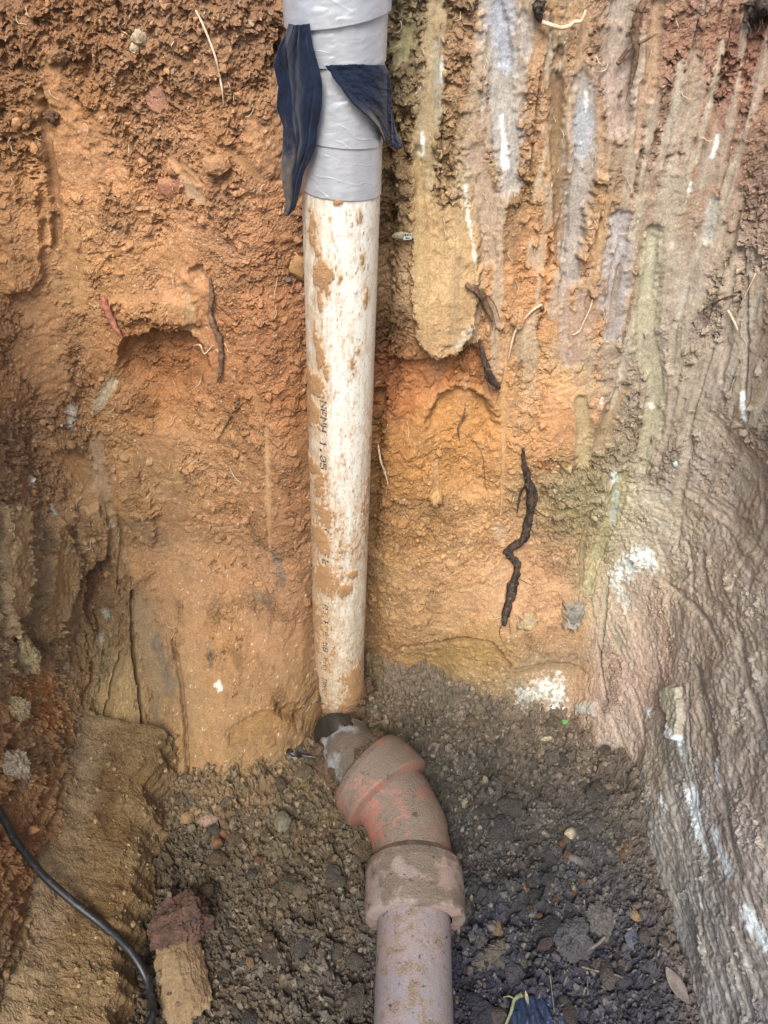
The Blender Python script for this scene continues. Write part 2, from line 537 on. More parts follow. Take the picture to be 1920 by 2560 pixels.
# -- colour zones of the soil (picture place, colour, radius in px)
ZONES = [
    ((60, 60), (152, 102, 74), 130), ((180, 130), (150, 100, 68), 110), ((330, 80), (160, 112, 84), 130), ((540, 80), (158, 110, 84), 120),
    ((200, 215), (188, 118, 62), 50), ((120, 260), (158, 106, 66), 90), ((350, 230), (170, 118, 86), 110), ((520, 260), (166, 114, 80), 120),
    ((60, 420), (184, 130, 84), 110), ((250, 420), (180, 126, 84), 120), ((420, 420), (182, 128, 88), 120), ((560, 470), (176, 122, 84), 110),
    ((60, 600), (176, 124, 78), 110), ((220, 620), (176, 126, 78), 110), ((420, 600), (178, 126, 84), 110), ((580, 640), (162, 106, 70), 110),
    ((340, 740), (150, 92, 50), 70), ((350, 850), (158, 100, 54), 90), ((520, 780), (162, 108, 66), 110), ((600, 850), (152, 98, 60), 90),
    ((60, 760), (160, 112, 72), 100), ((200, 830), (164, 116, 74), 90), ((480, 960), (172, 124, 80), 110), ((600, 1050), (160, 108, 72), 90),
    ((300, 1020), (178, 132, 88), 110), ((420, 1150), (182, 134, 90), 130), ((570, 1200), (164, 114, 78), 100), ((620, 1350), (142, 100, 70), 80),
    ((430, 1330), (178, 130, 86), 130), ((520, 1440), (174, 126, 82), 110), ((450, 1560), (158, 118, 72), 90), ((600, 1540), (128, 92, 54), 70),
    ((330, 1400), (140, 110, 78), 70), ((340, 1560), (148, 114, 72), 80), ((400, 1660), (164, 124, 76), 90), ((540, 1660), (138, 104, 66), 90),
    ((60, 1000), (150, 108, 76), 100), ((180, 1000), (164, 120, 78), 80), ((40, 1180), (172, 138, 100), 100), ((150, 1180), (164, 126, 88), 80),
    ((200, 1280), (132, 96, 66), 70), ((120, 1400), (146, 108, 78), 70), ((240, 1430), (140, 108, 70), 60), ((110, 1500), (160, 96, 52), 60),
    ((180, 1520), (134, 88, 56), 60), ((60, 1650), (146, 94, 60), 70), ((170, 1680), (124, 88, 60), 60), ((240, 1600), (168, 128, 82), 60),
    ((60, 1850), (140, 84, 50), 90), ((150, 1900), (128, 90, 56), 60), ((20, 2050), (112, 76, 50), 80),
    ((870, 80), (158, 134, 98), 60), ((880, 300), (150, 116, 80), 60), ((850, 500), (130, 96, 66), 50), ((850, 720), (126, 92, 60), 55),
    ((920, 250), (176, 146, 104), 60), ((950, 450), (186, 148, 104), 80), ((960, 650), (188, 150, 108), 80), ((1000, 150), (180, 136, 100), 70),
    ((1010, 250), (164, 116, 78), 60), ((1150, 150), (186, 140, 104), 70), ((1160, 260), (172, 128, 92), 70), ((1150, 420), (176, 136, 96), 80),
    ((1120, 560), (196, 138, 88), 90), ((1180, 500), (188, 126, 76), 60), ((1060, 640), (184, 132, 90), 70), ((1180, 680), (196, 140, 96), 80),
    ((1280, 640), (196, 142, 98), 60), ((1240, 60), (172, 132, 92), 70), ((1290, 420), (184, 140, 100), 60), ((1290, 250), (172, 128, 96), 50),
    ((860, 850), (170, 104, 60), 60), ((930, 800), (178, 112, 62), 70), ((1010, 790), (172, 106, 58), 70), ((980, 900), (188, 128, 62), 80),
    ((900, 1000), (176, 120, 60), 70), ((1040, 920), (194, 136, 76), 80), ((1120, 790), (200, 146, 96), 80), ((1180, 820), (206, 158, 104), 70),
    ((1200, 900), (200, 138, 92), 70), ((1130, 950), (196, 138, 84), 80), ((1000, 1020), (184, 132, 78), 80), ((860, 1120), (170, 118, 66), 60),
    ((880, 1300), (164, 122, 76), 80), ((960, 1150), (182, 134, 84), 90), ((1060, 1100), (196, 146, 98), 80), ((1040, 1250), (194, 146, 104), 90),
    ((960, 1330), (180, 134, 92), 80), ((1160, 1300), (192, 144, 106), 70), ((1180, 1180), (186, 136, 96), 60), ((1180, 1050), (172, 144, 104), 60),
    ((1230, 1120), (166, 148, 112), 60), ((1260, 1020), (164, 144, 106), 50), ((1230, 800), (190, 150, 108), 50), ((1200, 1420), (160, 124, 88), 70),
    ((900, 1420), (148, 104, 62), 60), ((1000, 1420), (158, 122, 70), 70), ((1080, 1400), (156, 118, 70), 60), ((980, 1500), (128, 108, 84), 80), ((830, 1480), (112, 80, 52), 60),
    ((1150, 1540), (150, 130, 106), 60), ((1240, 1500), (166, 126, 96), 60), ((1250, 1600), (140, 116, 98), 70), ((1060, 1620), (120, 104, 90), 70),
    ((1340, 60), (170, 132, 108), 70), ((1350, 320), (172, 142, 112), 80), ((1390, 200), (166, 132, 102), 60), ((1460, 120), (168, 122, 96), 70),
    ((1540, 60), (168, 118, 94), 70), ((1630, 40), (110, 70, 56), 50), ((1600, 180), (170, 116, 90), 90), ((1480, 250), (166, 120, 96), 80),
    ((1560, 330), (166, 124, 98), 80), ((1450, 400), (170, 140, 114), 80), ((1540, 450), (166, 134, 108), 80), ((1640, 400), (156, 118, 98), 80),
    ((1380, 560), (170, 140, 114), 70), ((1480, 600), (174, 150, 128), 90), ((1600, 600), (170, 146, 124), 90), ((1400, 850), (166, 146, 124), 80),
    ((1520, 800), (176, 154, 134), 100), ((1620, 850), (168, 146, 128), 90), ((1480, 1000), (172, 150, 132), 90), ((1600, 1050), (170, 148, 130), 100),
    ((1350, 1000), (166, 146, 116), 60), ((1290, 1230), (166, 146, 114), 60), ((1400, 1120), (170, 150, 128), 70), ((1440, 1180), (170, 142, 126), 70),
    ((1520, 1250), (172, 146, 130), 90), ((1620, 1250), (168, 142, 128), 90), ((1340, 1300), (170, 140, 120), 70), ((1400, 1380), (166, 132, 118), 80),
    ((1500, 1420), (160, 134, 124), 80), ((1600, 1450), (162, 140, 130), 90), ((1360, 1500), (162, 128, 116), 80), ((1330, 1620), (150, 124, 114), 70),
    ((1420, 1640), (144, 126, 118), 70), ((1560, 1600), (156, 136, 130), 90), ((1640, 1650), (158, 138, 132), 90), ((1480, 1800), (142, 128, 126), 80),
    ((1600, 1850), (150, 130, 126), 90), ((1520, 2000), (136, 124, 126), 80), ((1630, 2050), (144, 128, 126), 90), ((1560, 2180), (134, 122, 126), 90),
]
_num = np.zeros(UU.shape + (3,)); _den = np.full(UU.shape, 1e-9)
_wu = UU + 0.02 * fbm(UU * 14, ZZ * 14, 3, 60); _wz = ZZ + 0.02 * fbm(UU * 14 + 40, ZZ * 14, 3, 64)
for (p, c, r) in ZONES:
    (q, t) = uv(*p); rr = r * t * S9 / FPX * 0.85
    i0, i1 = np.searchsorted(U, [q[0] - 4 * rr, q[0] + 4 * rr]); j0, j1 = np.searchsorted(Z, [q[1] - 4 * rr, q[1] + 4 * rr])
    sl = (slice(i0, i1), slice(j0, j1))
    g = np.exp(-((_wu[sl] - q[0]) ** 2 + (_wz[sl] - q[1]) ** 2) / (2 * rr * rr))
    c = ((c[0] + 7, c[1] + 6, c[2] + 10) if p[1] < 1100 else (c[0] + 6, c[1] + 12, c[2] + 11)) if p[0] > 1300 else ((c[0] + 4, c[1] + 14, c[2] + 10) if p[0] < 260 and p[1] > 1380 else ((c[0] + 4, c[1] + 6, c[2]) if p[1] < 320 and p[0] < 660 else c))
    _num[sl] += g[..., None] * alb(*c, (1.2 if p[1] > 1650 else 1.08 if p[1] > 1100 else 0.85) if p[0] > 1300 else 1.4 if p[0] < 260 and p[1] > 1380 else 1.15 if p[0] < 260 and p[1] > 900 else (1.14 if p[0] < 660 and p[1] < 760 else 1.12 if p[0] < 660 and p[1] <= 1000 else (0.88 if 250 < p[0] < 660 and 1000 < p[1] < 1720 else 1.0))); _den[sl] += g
_base_c = alb(162, 122, 88)
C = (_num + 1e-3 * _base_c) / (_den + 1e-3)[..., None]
del _num, _den

# -- the torn, crumbly soil surface
H = np.zeros(UU.shape)            # height towards the pit
SM = np.zeros(UU.shape)           # how smeared smooth
ST = np.zeros(UU.shape)           # fine streaks in smears
big = fbm(UU * 4.5, ZZ * 4.5, 4, 1)
H += 0.014 * big
wx = 0.010 * fbm(UU * 45, ZZ * 45, 3, 11); wz = 0.010 * fbm(UU * 45 + 31, ZZ * 45, 3, 14)
t1 = fbm((UU + wx) * 16, (ZZ + wz) * 16, 4, 21)
k = 5.0
fl = np.floor(t1 * k); fr = t1 * k - fl
terr = (fl + sstep(0.40, 0.58, fr)) / k
t2 = fbm((UU + wx) * 52, (ZZ + wz) * 44, 4, 31)
k = 3.0
fl = np.floor(t2 * k); fr = t2 * k - fl
terr2 = (fl + sstep(0.40, 0.58, fr)) / k
f1, f2, idw = worley((UU + wx * 0.8) * 62, (ZZ + wz * 0.8) * 62, 41)
f1b, f2b, idb = worley((UU + wx * 0.6) * 150, (ZZ + wz * 0.6) * 150, 43)
cl = np.clip(1 - f1 * 1.15, 0, 1) ** 0.8 * (0.35 + idw)
clb = np.clip(1 - f1b * 1.1, 0, 1) * (0.3 + idb)
fine = fbm(UU * 210, ZZ * 210, 3, 51)
crumbly = sstep(-0.25, 0.35, fbm(UU * 7, ZZ * 7, 3, 55) + 0.25 * sstep(0.9, 1.3, ZZ))     # crumbly places, plated places
fine2 = fbm(UU * 90, ZZ * 90, 4, 53)
# how broken the surface is, place by place
RZ = [((300, 100), 1.0, 300), ((80, 130), 1.1, 150), ((560, 200), 0.9, 150), ((480, 330), 0.6, 120), ((200, 400), 0.45, 150), ((430, 560), 0.6, 130), ((60, 480), 0.3, 100), ((580, 620), 0.6, 100),
      ((200, 620), 0.5, 110), ((90, 780), 0.7, 100), ((350, 830), 0.5, 100), ((560, 850), 0.5, 110), ((430, 1000), 0.35, 110), ((400, 1150), 0.28, 130), ((560, 1150), 0.4, 110), ((450, 1350), 0.25, 140),
      ((600, 1400), 0.6, 80), ((450, 1550), 0.3, 100), ((380, 1650), 0.3, 100), ((60, 1000), 0.8, 100), ((190, 1150), 0.8, 90), ((230, 1300), 0.9, 80), ((120, 1500), 1.0, 100), ((60, 1750), 0.9, 120),
      ((850, 400), 1.2, 90), ((850, 800), 1.2, 90), ((960, 600), 0.25, 110), ((1010, 250), 0.6, 90), ((1160, 250), 0.5, 90), ((1140, 450), 0.5, 90), ((1140, 600), 0.45, 90), ((920, 830), 0.7, 90), ((1000, 950), 0.35, 100),
      ((1150, 850), 0.45, 100), ((880, 1100), 0.8, 90), ((1000, 1100), 0.5, 100), ((1050, 1270), 0.45, 110), ((900, 1300), 0.6, 100), ((1220, 1080), 0.9, 90), ((1000, 1480), 0.5, 110), ((1200, 1480), 0.5, 100),
      ((1500, 300), 0.5, 160), ((1350, 400), 0.55, 110), ((1500, 600), 0.3, 130), ((1560, 850), 0.3, 130), ((1440, 980), 0.8, 90), ((1560, 1100), 0.25, 130), ((1500, 1300), 0.22, 130), ((1400, 1400), 0.4, 110), ((1600, 1500), 0.22, 120),
      ((1380, 1600), 0.35, 110), ((1560, 1750), 0.28, 110), ((1560, 2000), 0.2, 140)]
_n = np.full(UU.shape, 0.6e-3); _d = np.full(UU.shape, 1e-3)
for (p_, v_, r_) in RZ:
    (q_, t_) = uv(*p_); rr = r_ * t_ * S9 / FPX * 0.8
    g = np.exp(-((_wu - q_[0]) ** 2 + (_wz - q_[1]) ** 2) / (2 * rr * rr)); _n += g * v_; _d += g
RG = _n / _d
RG = np.where(RG < 0.62, RG * 0.78, RG)
patch = sstep(-0.10, 0.22, fbm(UU * 13 + 5, ZZ * 13, 4, 58) + 0.55 * (RG - 0.55))     # crumbs lie in patches
sharp = sstep(-0.15, 0.20, fbm(UU * 8 + 1, ZZ * 8, 3, 59) + 0.5 * (RG - 0.5))
ang1 = facets((UU + wx * 1.2) * 55, (ZZ + wz * 1.2) * 55, 44, 1.1); ang2 = facets((UU + wx) * 125, (ZZ + wz) * 125, 46, 1.2); ang3 = facets(UU * 230 + wx * 300, ZZ * 230 + wz * 300, 48, 1.2)
shear0 = sstep(0.05, 0.22, fbm((UU + wx) * 7 + 2, (ZZ + wz) * 3.2, 4, 77) - 0.35 * (RG - 0.4))
ROUGH = (0.35 + 0.65 * sharp) * (0.4 + 0.6 * RG) * (0.0135 * terr + 0.0085 * terr2)
t0 = fbm((UU + wx) * 8.5 + 3, (ZZ + wz) * 8.5, 5, 26) * 4.0
terr0 = (np.floor(t0) + sstep(0.38, 0.60, t0 - np.floor(t0))) / 4.0
ROUGH += 0.012 * terr0 * (0.35 + 0.65 * sharp) * (1 - 0.6 * shear0)
ROUGH += patch * RG * (0.0012 * (cl - 0.3) + 0.0070 * ang1 + 0.0048 * ang2) + (0.25 + 0.75 * patch) * (0.3 + 0.7 * RG) * (0.0026 * ang3 + 0.0004 * (clb - 0.3))
ROUGH += 0.0022 * fine2 * (0.4 + RG) + 0.0009 * fine
# single crumbs sitting on the smooth ground
sg = worley((UU + wx) * 48, (ZZ + wz) * 48, 49)
ROUGH += 0.0065 * np.clip(1 - sg[0] / (0.16 + 0.2 * sg[2]), 0, 1) ** 0.5 * (sg[2] > 0.62) * (1 - 0.6 * patch)
# faces sheared smooth by the spade
shear = sstep(0.05, 0.22, fbm((UU + wx) * 7 + 2, (ZZ + wz) * 3.2, 4, 77) - 0.35 * (RG - 0.4))
SM += 0.7 * shear
# cracks
ckd = np.abs(fbm((UU + wx * 2) * 20, (ZZ + wz * 2) * 14, 3, 71))
crack = sstep(0.028, 0.0, ckd) * sstep(0.0, 0.3, fbm(UU * 9, ZZ * 9, 2, 75))
ROUGH -= 0.008 * crack

damp = 1 + 0.20 * fbm(UU * 22, ZZ * 22, 5, 81) + 0.14 * fbm(UU * 95, ZZ * 95, 3, 86)
hue = fbm(UU * 11, ZZ * 11, 4, 91)
C = C * damp[..., None]
C = C * (1 + hue[..., None] * np.array([0.06, -0.01, -0.12]))
C = C * (1 + 0.16 * (idw - 0.5) * crumbly)[..., None]
# pale grit
grit = worley(UU * 120, ZZ * 120, 95)
gm = (grit[0] < 0.17) & (grit[2] > 0.90)
C[gm] = C[gm] * 0.4 + alb(215, 200, 180) * 0.6


def box(pts, pad):
    a = np.array(pts)
    i0, i1 = np.searchsorted(U, [a[:, 0].min() - pad, a[:, 0].max() + pad])
    j0, j1 = np.searchsorted(Z, [a[:, 1].min() - pad, a[:, 1].max() + pad])
    return slice(i0, i1), slice(j0, j1)


_seed = [200]


def smear(pts, w, col, depth=0.004, k=0.92, streak=0.22, lip=0.003, ragged=0.6, white=0.0, taper=True, smooth=1.0):
    """a scrape of a blade: smooth, streaked along its run, with a small lip at its sides"""
    if pts[0][0] > 1000 and pts[0][1] < 720: w = w * 1.18
    q, mpp = uvs(pts); w = w * mpp
    sl = box(q, w * 2.2)
    u, z = UU[sl], ZZ[sl]
    if u.size == 0: return
    _seed[0] += 3; sd = _seed[0]
    d, s, ad = seg_dist(u, z, q)
    L = s.max() + 1e-6
    sk = fbm(d * 420, s * 9, 3, sd + 2, 0.6)
    sk2 = fbm(d * 140, s * 5, 3, sd + 5, 0.6)
    e = ragged * w * (0.9 * fbm(u * 30, z * 30, 4, sd) + 0.5 * fbm(u * 120, z * 120, 2, sd + 1) + 0.8 * sk2)
    ww = w * (0.72 + 0.28 * np.sin(np.clip(s / L, 0, 1) * np.pi)) if taper else w
    m = sstep(1.22, 0.50, (ad + e) / ww)
    m = m * np.clip(1 - 4 * np.clip(fbm(u * 55, z * 26, 4, sd + 9) + 0.35 * sk - 0.36, 0, 1), 0, 1)   # missing flakes
    c = alb(*col) * (1 + streak * (sk + 0.9 * sk2))[..., None]
    if white:
        wm = sstep(0.25, 0.45, fbm(d * 260, s * 26, 3, sd + 6) + white - 0.5)
        c = c * (1 - wm[..., None]) + alb(225, 222, 220) * wm[..., None]
    c = 0.78 * c + 0.22 * C[sl][m > 0.3].mean(0) if (m > 0.3).any() else c
    C[sl] = C[sl] * (1 - k * m[..., None]) + c * (k * m[..., None])
    SM[sl] = SM[sl] * (1 - m) + m * smooth
    H[sl] += -0.9 * depth * m * (1 - 0.6 * np.clip(ad / ww, 0, 1) ** 2) + 0.35 * lip * np.exp(-((ad + e - 1.0 * ww) / (0.25 * w)) ** 2) * (0.6 + 2 * sk2)
    H[sl] += m * (0.0016 * sk2 + 0.0007 * sk)


def groove(pts, w, depth, col=None, k=0.7):
    q, mpp = uvs(pts); w = w * mpp
    sl = box(q, w * 4)
    u, z = UU[sl], ZZ[sl]
    _seed[0] += 3
    d, s, ad = seg_dist(u, z, q)
    e = 0.7 * w * fbm(u * 60, z * 60, 3, _seed[0])
    m = sstep(1.3, 0.3, (ad + e) / w)
    H[sl] -= depth * m
    if col is not None:
        C[sl] = C[sl] * (1 - k * m[..., None]) + alb(*col) * k * m[..., None]


def cavity(pts, depth, top=0.012, bottom=0.07, col=None, k=0.6, sm=0.0):
    q, mpp = uvs(pts)
    sl = box(q, 0.03)
    u, z = UU[sl], ZZ[sl]
    _seed[0] += 3
    sd = poly_sd(u, z, q) + 0.012 * fbm(u * 22, z * 22, 4, _seed[0]) + 0.004 * fbm(u * 90, z * 90, 2, _seed[0] + 1)
    a = np.array(q)
    f = np.clip((z - a[:, 1].min()) / (np.ptp(a[:, 1]) + 1e-6), 0, 1)
    soft = bottom + (top - bottom) * sstep(0.35, 0.8, f)
    m = np.clip(sd / soft, 0, 1); m = m * m * (3 - 2 * m)
    H[sl] -= depth * m
    if col is not None:
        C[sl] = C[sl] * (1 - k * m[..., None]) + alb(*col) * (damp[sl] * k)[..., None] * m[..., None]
    if sm: SM[sl] = np.maximum(SM[sl], sm * m)


def plate(pts, height, edge=0.006, col=None, k=0.8, sm=0.5, ragged=1.0, tilt=0.0, streak=0.12, ang=0.0):
    """a sheet of clay pushed on to the wall, with a torn edge"""
    q, mpp = uvs(pts)
    sl = box(q, 0.03)
    u, z = UU[sl], ZZ[sl]
    _seed[0] += 3
    sd = poly_sd(u, z, q) + ragged * (0.010 * fbm(u * 30, z * 30, 4, _seed[0]) + 0.005 * fbm(u * 120, z * 120, 2, _seed[0] + 1))
    m = sstep(0, edge, sd)
    a = np.array(q)
    f = np.clip((z - a[:, 1].min()) / (np.ptp(a[:, 1]) + 1e-6), 0, 1)
    H[sl] += height * m * (1 - tilt * f)
    if col is not None:
        ca, sa = math.cos(ang), math.sin(ang)
        d = u * ca + z * sa; s = -u * sa + z * ca
        sk = fbm(d * 240, s * 8, 3, _seed[0] + 2, 0.6)
        C[sl] = C[sl] * (1 - k * m[..., None]) + alb(*col) * ((1 + streak * 2 * sk) * (0.4 + 0.6 * damp[sl]) * k)[..., None] * m[..., None]
    mm = sstep(edge * 0.6, edge * 2.2, sd)
    SM[sl] = np.maximum(SM[sl], sm * mm)


def tint(pts, w, col, k=0.8, thr=0.0, scale=60, stretch=1.0, sm=None, raise_=0.0):
    """a stain or dusting with a broken outline"""
    q, mpp = uvs(pts); w = w * mpp
    sl = box(q, w * 2)
    u, z = UU[sl], ZZ[sl]
    _seed[0] += 3
    _, _, ad = seg_dist(u, z, q)
    n = fbm(u * scale * stretch, z * scale / stretch, 4, _seed[0], 0.6)
    m = (0.35 * sstep(-0.25, 0.05, n - thr + 0.9 * (1 - ad / w)) + 0.65 * sstep(0.0, 0.35, n - thr + 0.9 * (1 - ad / w))) * sstep(1.5, 0.7, ad / w)
    C[sl] = C[sl] * (1 - k * m[..., None]) + alb(*col) * (k * (0.6 + 0.4 * damp[sl]))[..., None] * m[..., None]
    H[sl] += raise_ * m
    if sm is not None: SM[sl] = np.maximum(SM[sl], sm * m)


# --- the right-hand wall was dragged down by the bucket: broad, blended vertical smears
_u0 = uv(930, 300)[0][0]; _u1 = uv(1330, 900)[0][0]
rightall = np.maximum(sstep(_u0 - 0.03, _u0 + 0.10, UU) * sstep(0.62, 0.92, ZZ), sstep(_u1 - 0.05, _u1 + 0.08, UU))
low_ = sstep(0.80, 0.50, ZZ)
right = rightall * (1 - 0.9 * low_)
_lean = UU + 0.02 * fbm(UU * 3, ZZ * 3, 2, 110)
vs1 = fbm(_lean * 34, ZZ * 2.2, 4, 111, 0.55); vs2 = fbm(_lean * 90, ZZ * 4.0, 3, 115, 0.6); vs3 = fbm(_lean * 20 + 7, ZZ * 2.6, 3, 118)
brk = fbm((UU + wx) * 18, (ZZ + wz) * 11, 4, 121)
g1 = sstep(0.02, 0.20, vs1 + 0.5 * brk) * right
C = C * (1 - 0.55 * g1[..., None]) + 0.55 * g1[..., None] * alb(170, 158, 142) * (1 + 0.35 * vs2)[..., None]
g2 = sstep(0.14, 0.34, vs3 + 0.3 * brk) * right
C = C * (1 - 0.45 * g2[..., None]) + 0.45 * g2[..., None] * alb(140, 112, 86) * (1 + 0.3 * vs2)[..., None]
SM = np.maximum(SM, 0.92 * sstep(0.02, 0.16, vs1 + 0.75 * brk) * right)
RG = RG + 0.30 * right * (1 - low_) * sstep(0.0, -0.25, brk)
ROUGH = ROUGH * (1 + 0.5 * right * (1 - low_))
H += right * (0.006 * vs1 + 0.0016 * vs2 * SM)

# its lower part: smooth wet clay, wiped along the trench, with torn patches
ls = fbm(UU * 5 + 0.6 * fbm(UU * 6, ZZ * 6, 2, 130), ZZ * 30 + 1.5 * fbm(UU * 4, ZZ * 4, 2, 131), 4, 132, 0.6)
lowr = rightall * low_
blot = fbm((UU + wx) * 6, (ZZ + wz) * 6, 4, 135)
tb = blot * 5.0; tbl = (np.floor(tb) + sstep(0.42, 0.56, tb - np.floor(tb))) / 5.0
SM = np.maximum(SM, 0.86 * lowr * sstep(-0.12, 0.04, fbm((UU + wx) * 13, (ZZ + wz) * 13, 4, 137) + 0.12))
C = C * (1 + lowr * (0.05 * ls + 0.16 * blot))[..., None]
H += lowr * (0.009 * tbl + 0.0012 * ang2 + 0.0010 * ang3 + 0.0010 * fine2)

# --- left half of the back wall
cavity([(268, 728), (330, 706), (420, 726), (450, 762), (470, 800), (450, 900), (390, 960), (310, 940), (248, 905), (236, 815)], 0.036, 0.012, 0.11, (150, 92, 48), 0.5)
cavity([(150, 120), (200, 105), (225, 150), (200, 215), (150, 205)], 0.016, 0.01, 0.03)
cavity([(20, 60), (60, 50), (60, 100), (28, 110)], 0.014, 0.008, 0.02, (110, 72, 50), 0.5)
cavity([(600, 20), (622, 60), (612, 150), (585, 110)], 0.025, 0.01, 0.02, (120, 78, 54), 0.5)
cavity([(395, 590), (440, 560), (455, 620), (430, 660)], 0.012, 0.008, 0.03)
plate([(240, 640), (330, 620), (430, 640), (445, 715), (380, 712), (320, 700), (262, 716)], 0.014, 0.02, None, sm=0.1)
plate([(0, 380), (95, 385), (100, 520), (95, 600), (60, 640), (0, 630)], 0.014, 0.010, (184, 130, 82), 0.5, sm=0.35, ang=1.57)
smear([(92, 225), (104, 330), (116, 430), (122, 530)], 15, (126, 88, 58), 0.016, lip=0.006)
smear([(90, 205), (100, 240), (110, 290)], 22, (160, 112, 66), 0.006)
smear([(150, 520), (160, 600), (175, 660)], 32, (182, 132, 82), 0.001, streak=0.1, smooth=0.8)
smear([(120, 600), (130, 640)], 22, (170, 124, 84), 0.001, streak=0.1, smooth=0.6)
groove([(399, 10), (405, 80), (425, 190), (434, 290)], 6, 0.010, (164, 108, 62), 0.4)
smear([(400, 620), (412, 660), (412, 720)], 12, (160, 130, 92), 0.003, white=0.15)
smear([(395, 380), (420, 410), (440, 428)], 18, (150, 128, 104), 0.003)
smear([(500, 330), (540, 362), (565, 385)], 10, (158, 112, 66), 0.003)
smear([(370, 345), (400, 370), (430, 395)], 16, (176, 128, 88), 0.003)
smear([(505, 1085), (525, 1400)], 0.1, (150, 110, 70), 0)
smear([(573, 920), (580, 1050), (582, 1180)], 7, (184, 138, 96), 0.003, lip=0.001)
smear([(545, 830), (560, 900)], 10, (176, 124, 76), 0.002, lip=0.001)
smear([(130, 985), (165, 1000), (195, 1040)], 32, (150, 108, 66), 0.006, white=0.08)
smear([(205, 960), (215, 1040), (235, 1100)], 20, (166, 134, 106), 0.004)
smear([(236, 1090), (248, 1150), (256, 1240)], 14, (158, 126, 88), 0.004, white=0.1)
smear([(205, 890), (240, 820)], 16, (190, 172, 142), 0.0, white=0.1, smooth=0.5)
tint([(160, 880), (150, 915)], 16, (196, 190, 178), 0.8, 0.45, 70, 0.6)
plate([(0, 1090), (40, 1078), (58, 1110), (52, 1180), (60, 1260), (44, 1340), (20, 1370), (0, 1380)], 0.018, 0.014, (172, 138, 98), 0.8, sm=0.7, ang=0.2)
plate([(96, 1130), (128, 1110), (150, 1160), (180, 1210), (150, 1290), (120, 1390), (78, 1400), (60, 1390), (92, 1250)], 0.018, 0.014, (160, 126, 86), 0.8, sm=0.7, ang=0.2)
plate([(170, 1100), (215, 1080), (240, 1130), (226, 1200), (190, 1240), (165, 1190)], 0.016, 0.008, (168, 130, 88), 0.6, sm=0.1)
plate([(250, 1020), (300, 1010), (335, 1080), (345, 1140), (330, 1180), (290, 1150), (250, 1110)], 0.012, 0.007, (176, 130, 84), 0.4, sm=0.1)
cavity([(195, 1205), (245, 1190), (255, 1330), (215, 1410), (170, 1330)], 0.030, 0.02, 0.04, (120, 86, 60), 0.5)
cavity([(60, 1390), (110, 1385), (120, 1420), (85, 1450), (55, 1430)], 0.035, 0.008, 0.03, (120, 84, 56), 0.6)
groove([(283, 1280), (287, 1400), (300, 1500), (308, 1580)], 5, 0.014, (96, 74, 52), 0.7)
groove([(258, 1110), (262, 1180), (256, 1260)], 5, 0.010, (104, 78, 54), 0.6)
groove([(372, 1385), (392, 1480), (402, 1590), (404, 1700)], 5, 0.010, (118, 88, 54), 0.6)
plate([(284, 1100), (345, 1095), (350, 1105), (290, 1115)], 0.006, 0.004, None, sm=0.2)
tint([(300, 1120), (345, 1170)], 36, (122, 100, 78), 0.55, 0.35, 40, 0.7, sm=0.5)
smear([(300, 1310), (330, 1420), (345, 1480)], 40, (128, 106, 78), 0.002, k=0.65, white=0.05, smooth=0.7)
tint([(340, 1390), (370, 1480)], 26, (104, 92, 78), 0.7, 0.35, 50, 0.7, sm=0.5)
tint([(335, 1530), (345, 1580)], 22, (110, 94, 74), 0.7, 0.3, 50, 1.4, sm=0.6)
tint([(330, 1650), (345, 1720)], 18, (108, 92, 70), 0.6, 0.3, 50, 1.4, sm=0.6)
tint([(455, 1405), (458, 1440)], 9, (88, 76, 62), 0.7, 0.3, 60, 1.6)
tint([(600, 1200), (604, 1262)], 17, (108, 92, 80), 0.75, 0.3, 60, 1.8, sm=0.4)
tint([(545, 1285), (580, 1300)], 22, (112, 92, 74), 0.6, 0.4, 60, 0.7)
tint([(475, 1475), (478, 1482)], 5, (210, 206, 198), 0.9, 0.1, 80)
smear([(500, 1590), (560, 1560), (620, 1545)], 20, (136, 98, 48), 0.008, k=0.7, smooth=0.6)
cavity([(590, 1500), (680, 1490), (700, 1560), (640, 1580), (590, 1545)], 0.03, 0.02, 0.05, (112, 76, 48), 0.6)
plate([(300, 1680), (345, 1655), (372, 1668), (378, 1700), (352, 1740), (318, 1745)], 0.014, 0.006, (164, 130, 78), 0.7, sm=0.4)
# left side wall, scraped along the trench
for (p, wd, c_) in [([(265, 1420), (230, 1560), (180, 1760)], 14, (118, 90, 62)), ([(205, 1440), (170, 1600), (110, 1790)], 12, (120, 78, 50)),
                    ([(230, 1620), (150, 1850), (60, 2060)], 13, (132, 96, 60)), ([(150, 1600), (95, 1760), (30, 1930)], 16, (156, 100, 56)),
                    ([(110, 1830), (50, 1980), (0, 2100)], 16, (112, 76, 48)), ([(60, 1620), (20, 1720)], 14, (132, 88, 58)),
                    ([(190, 1780), (130, 1920), (60, 2080)], 12, (126, 88, 54)), ([(70, 1900), (20, 2020)], 14, (136, 78, 46))]:
    smear(p, wd, c_, 0.010, lip=0.006, streak=0.35, k=0.7, smooth=0.55)
tint([(95, 1480), (105, 1560)], 30, (176, 98, 44), 0.6, 0.3, 40)
tint([(30, 1640), (60, 1690)], 20, (176, 158, 148), 0.5, 0.4, 50)
for p in [(470, 1478), (232, 1325), (218, 1375), (150, 1450), (238, 1128), (66, 1030), (110, 1095)]:
    tint([p, (p[0] + 3, p[1] + 8)], 7, (206, 202, 192), 0.85, 0.2, 90)

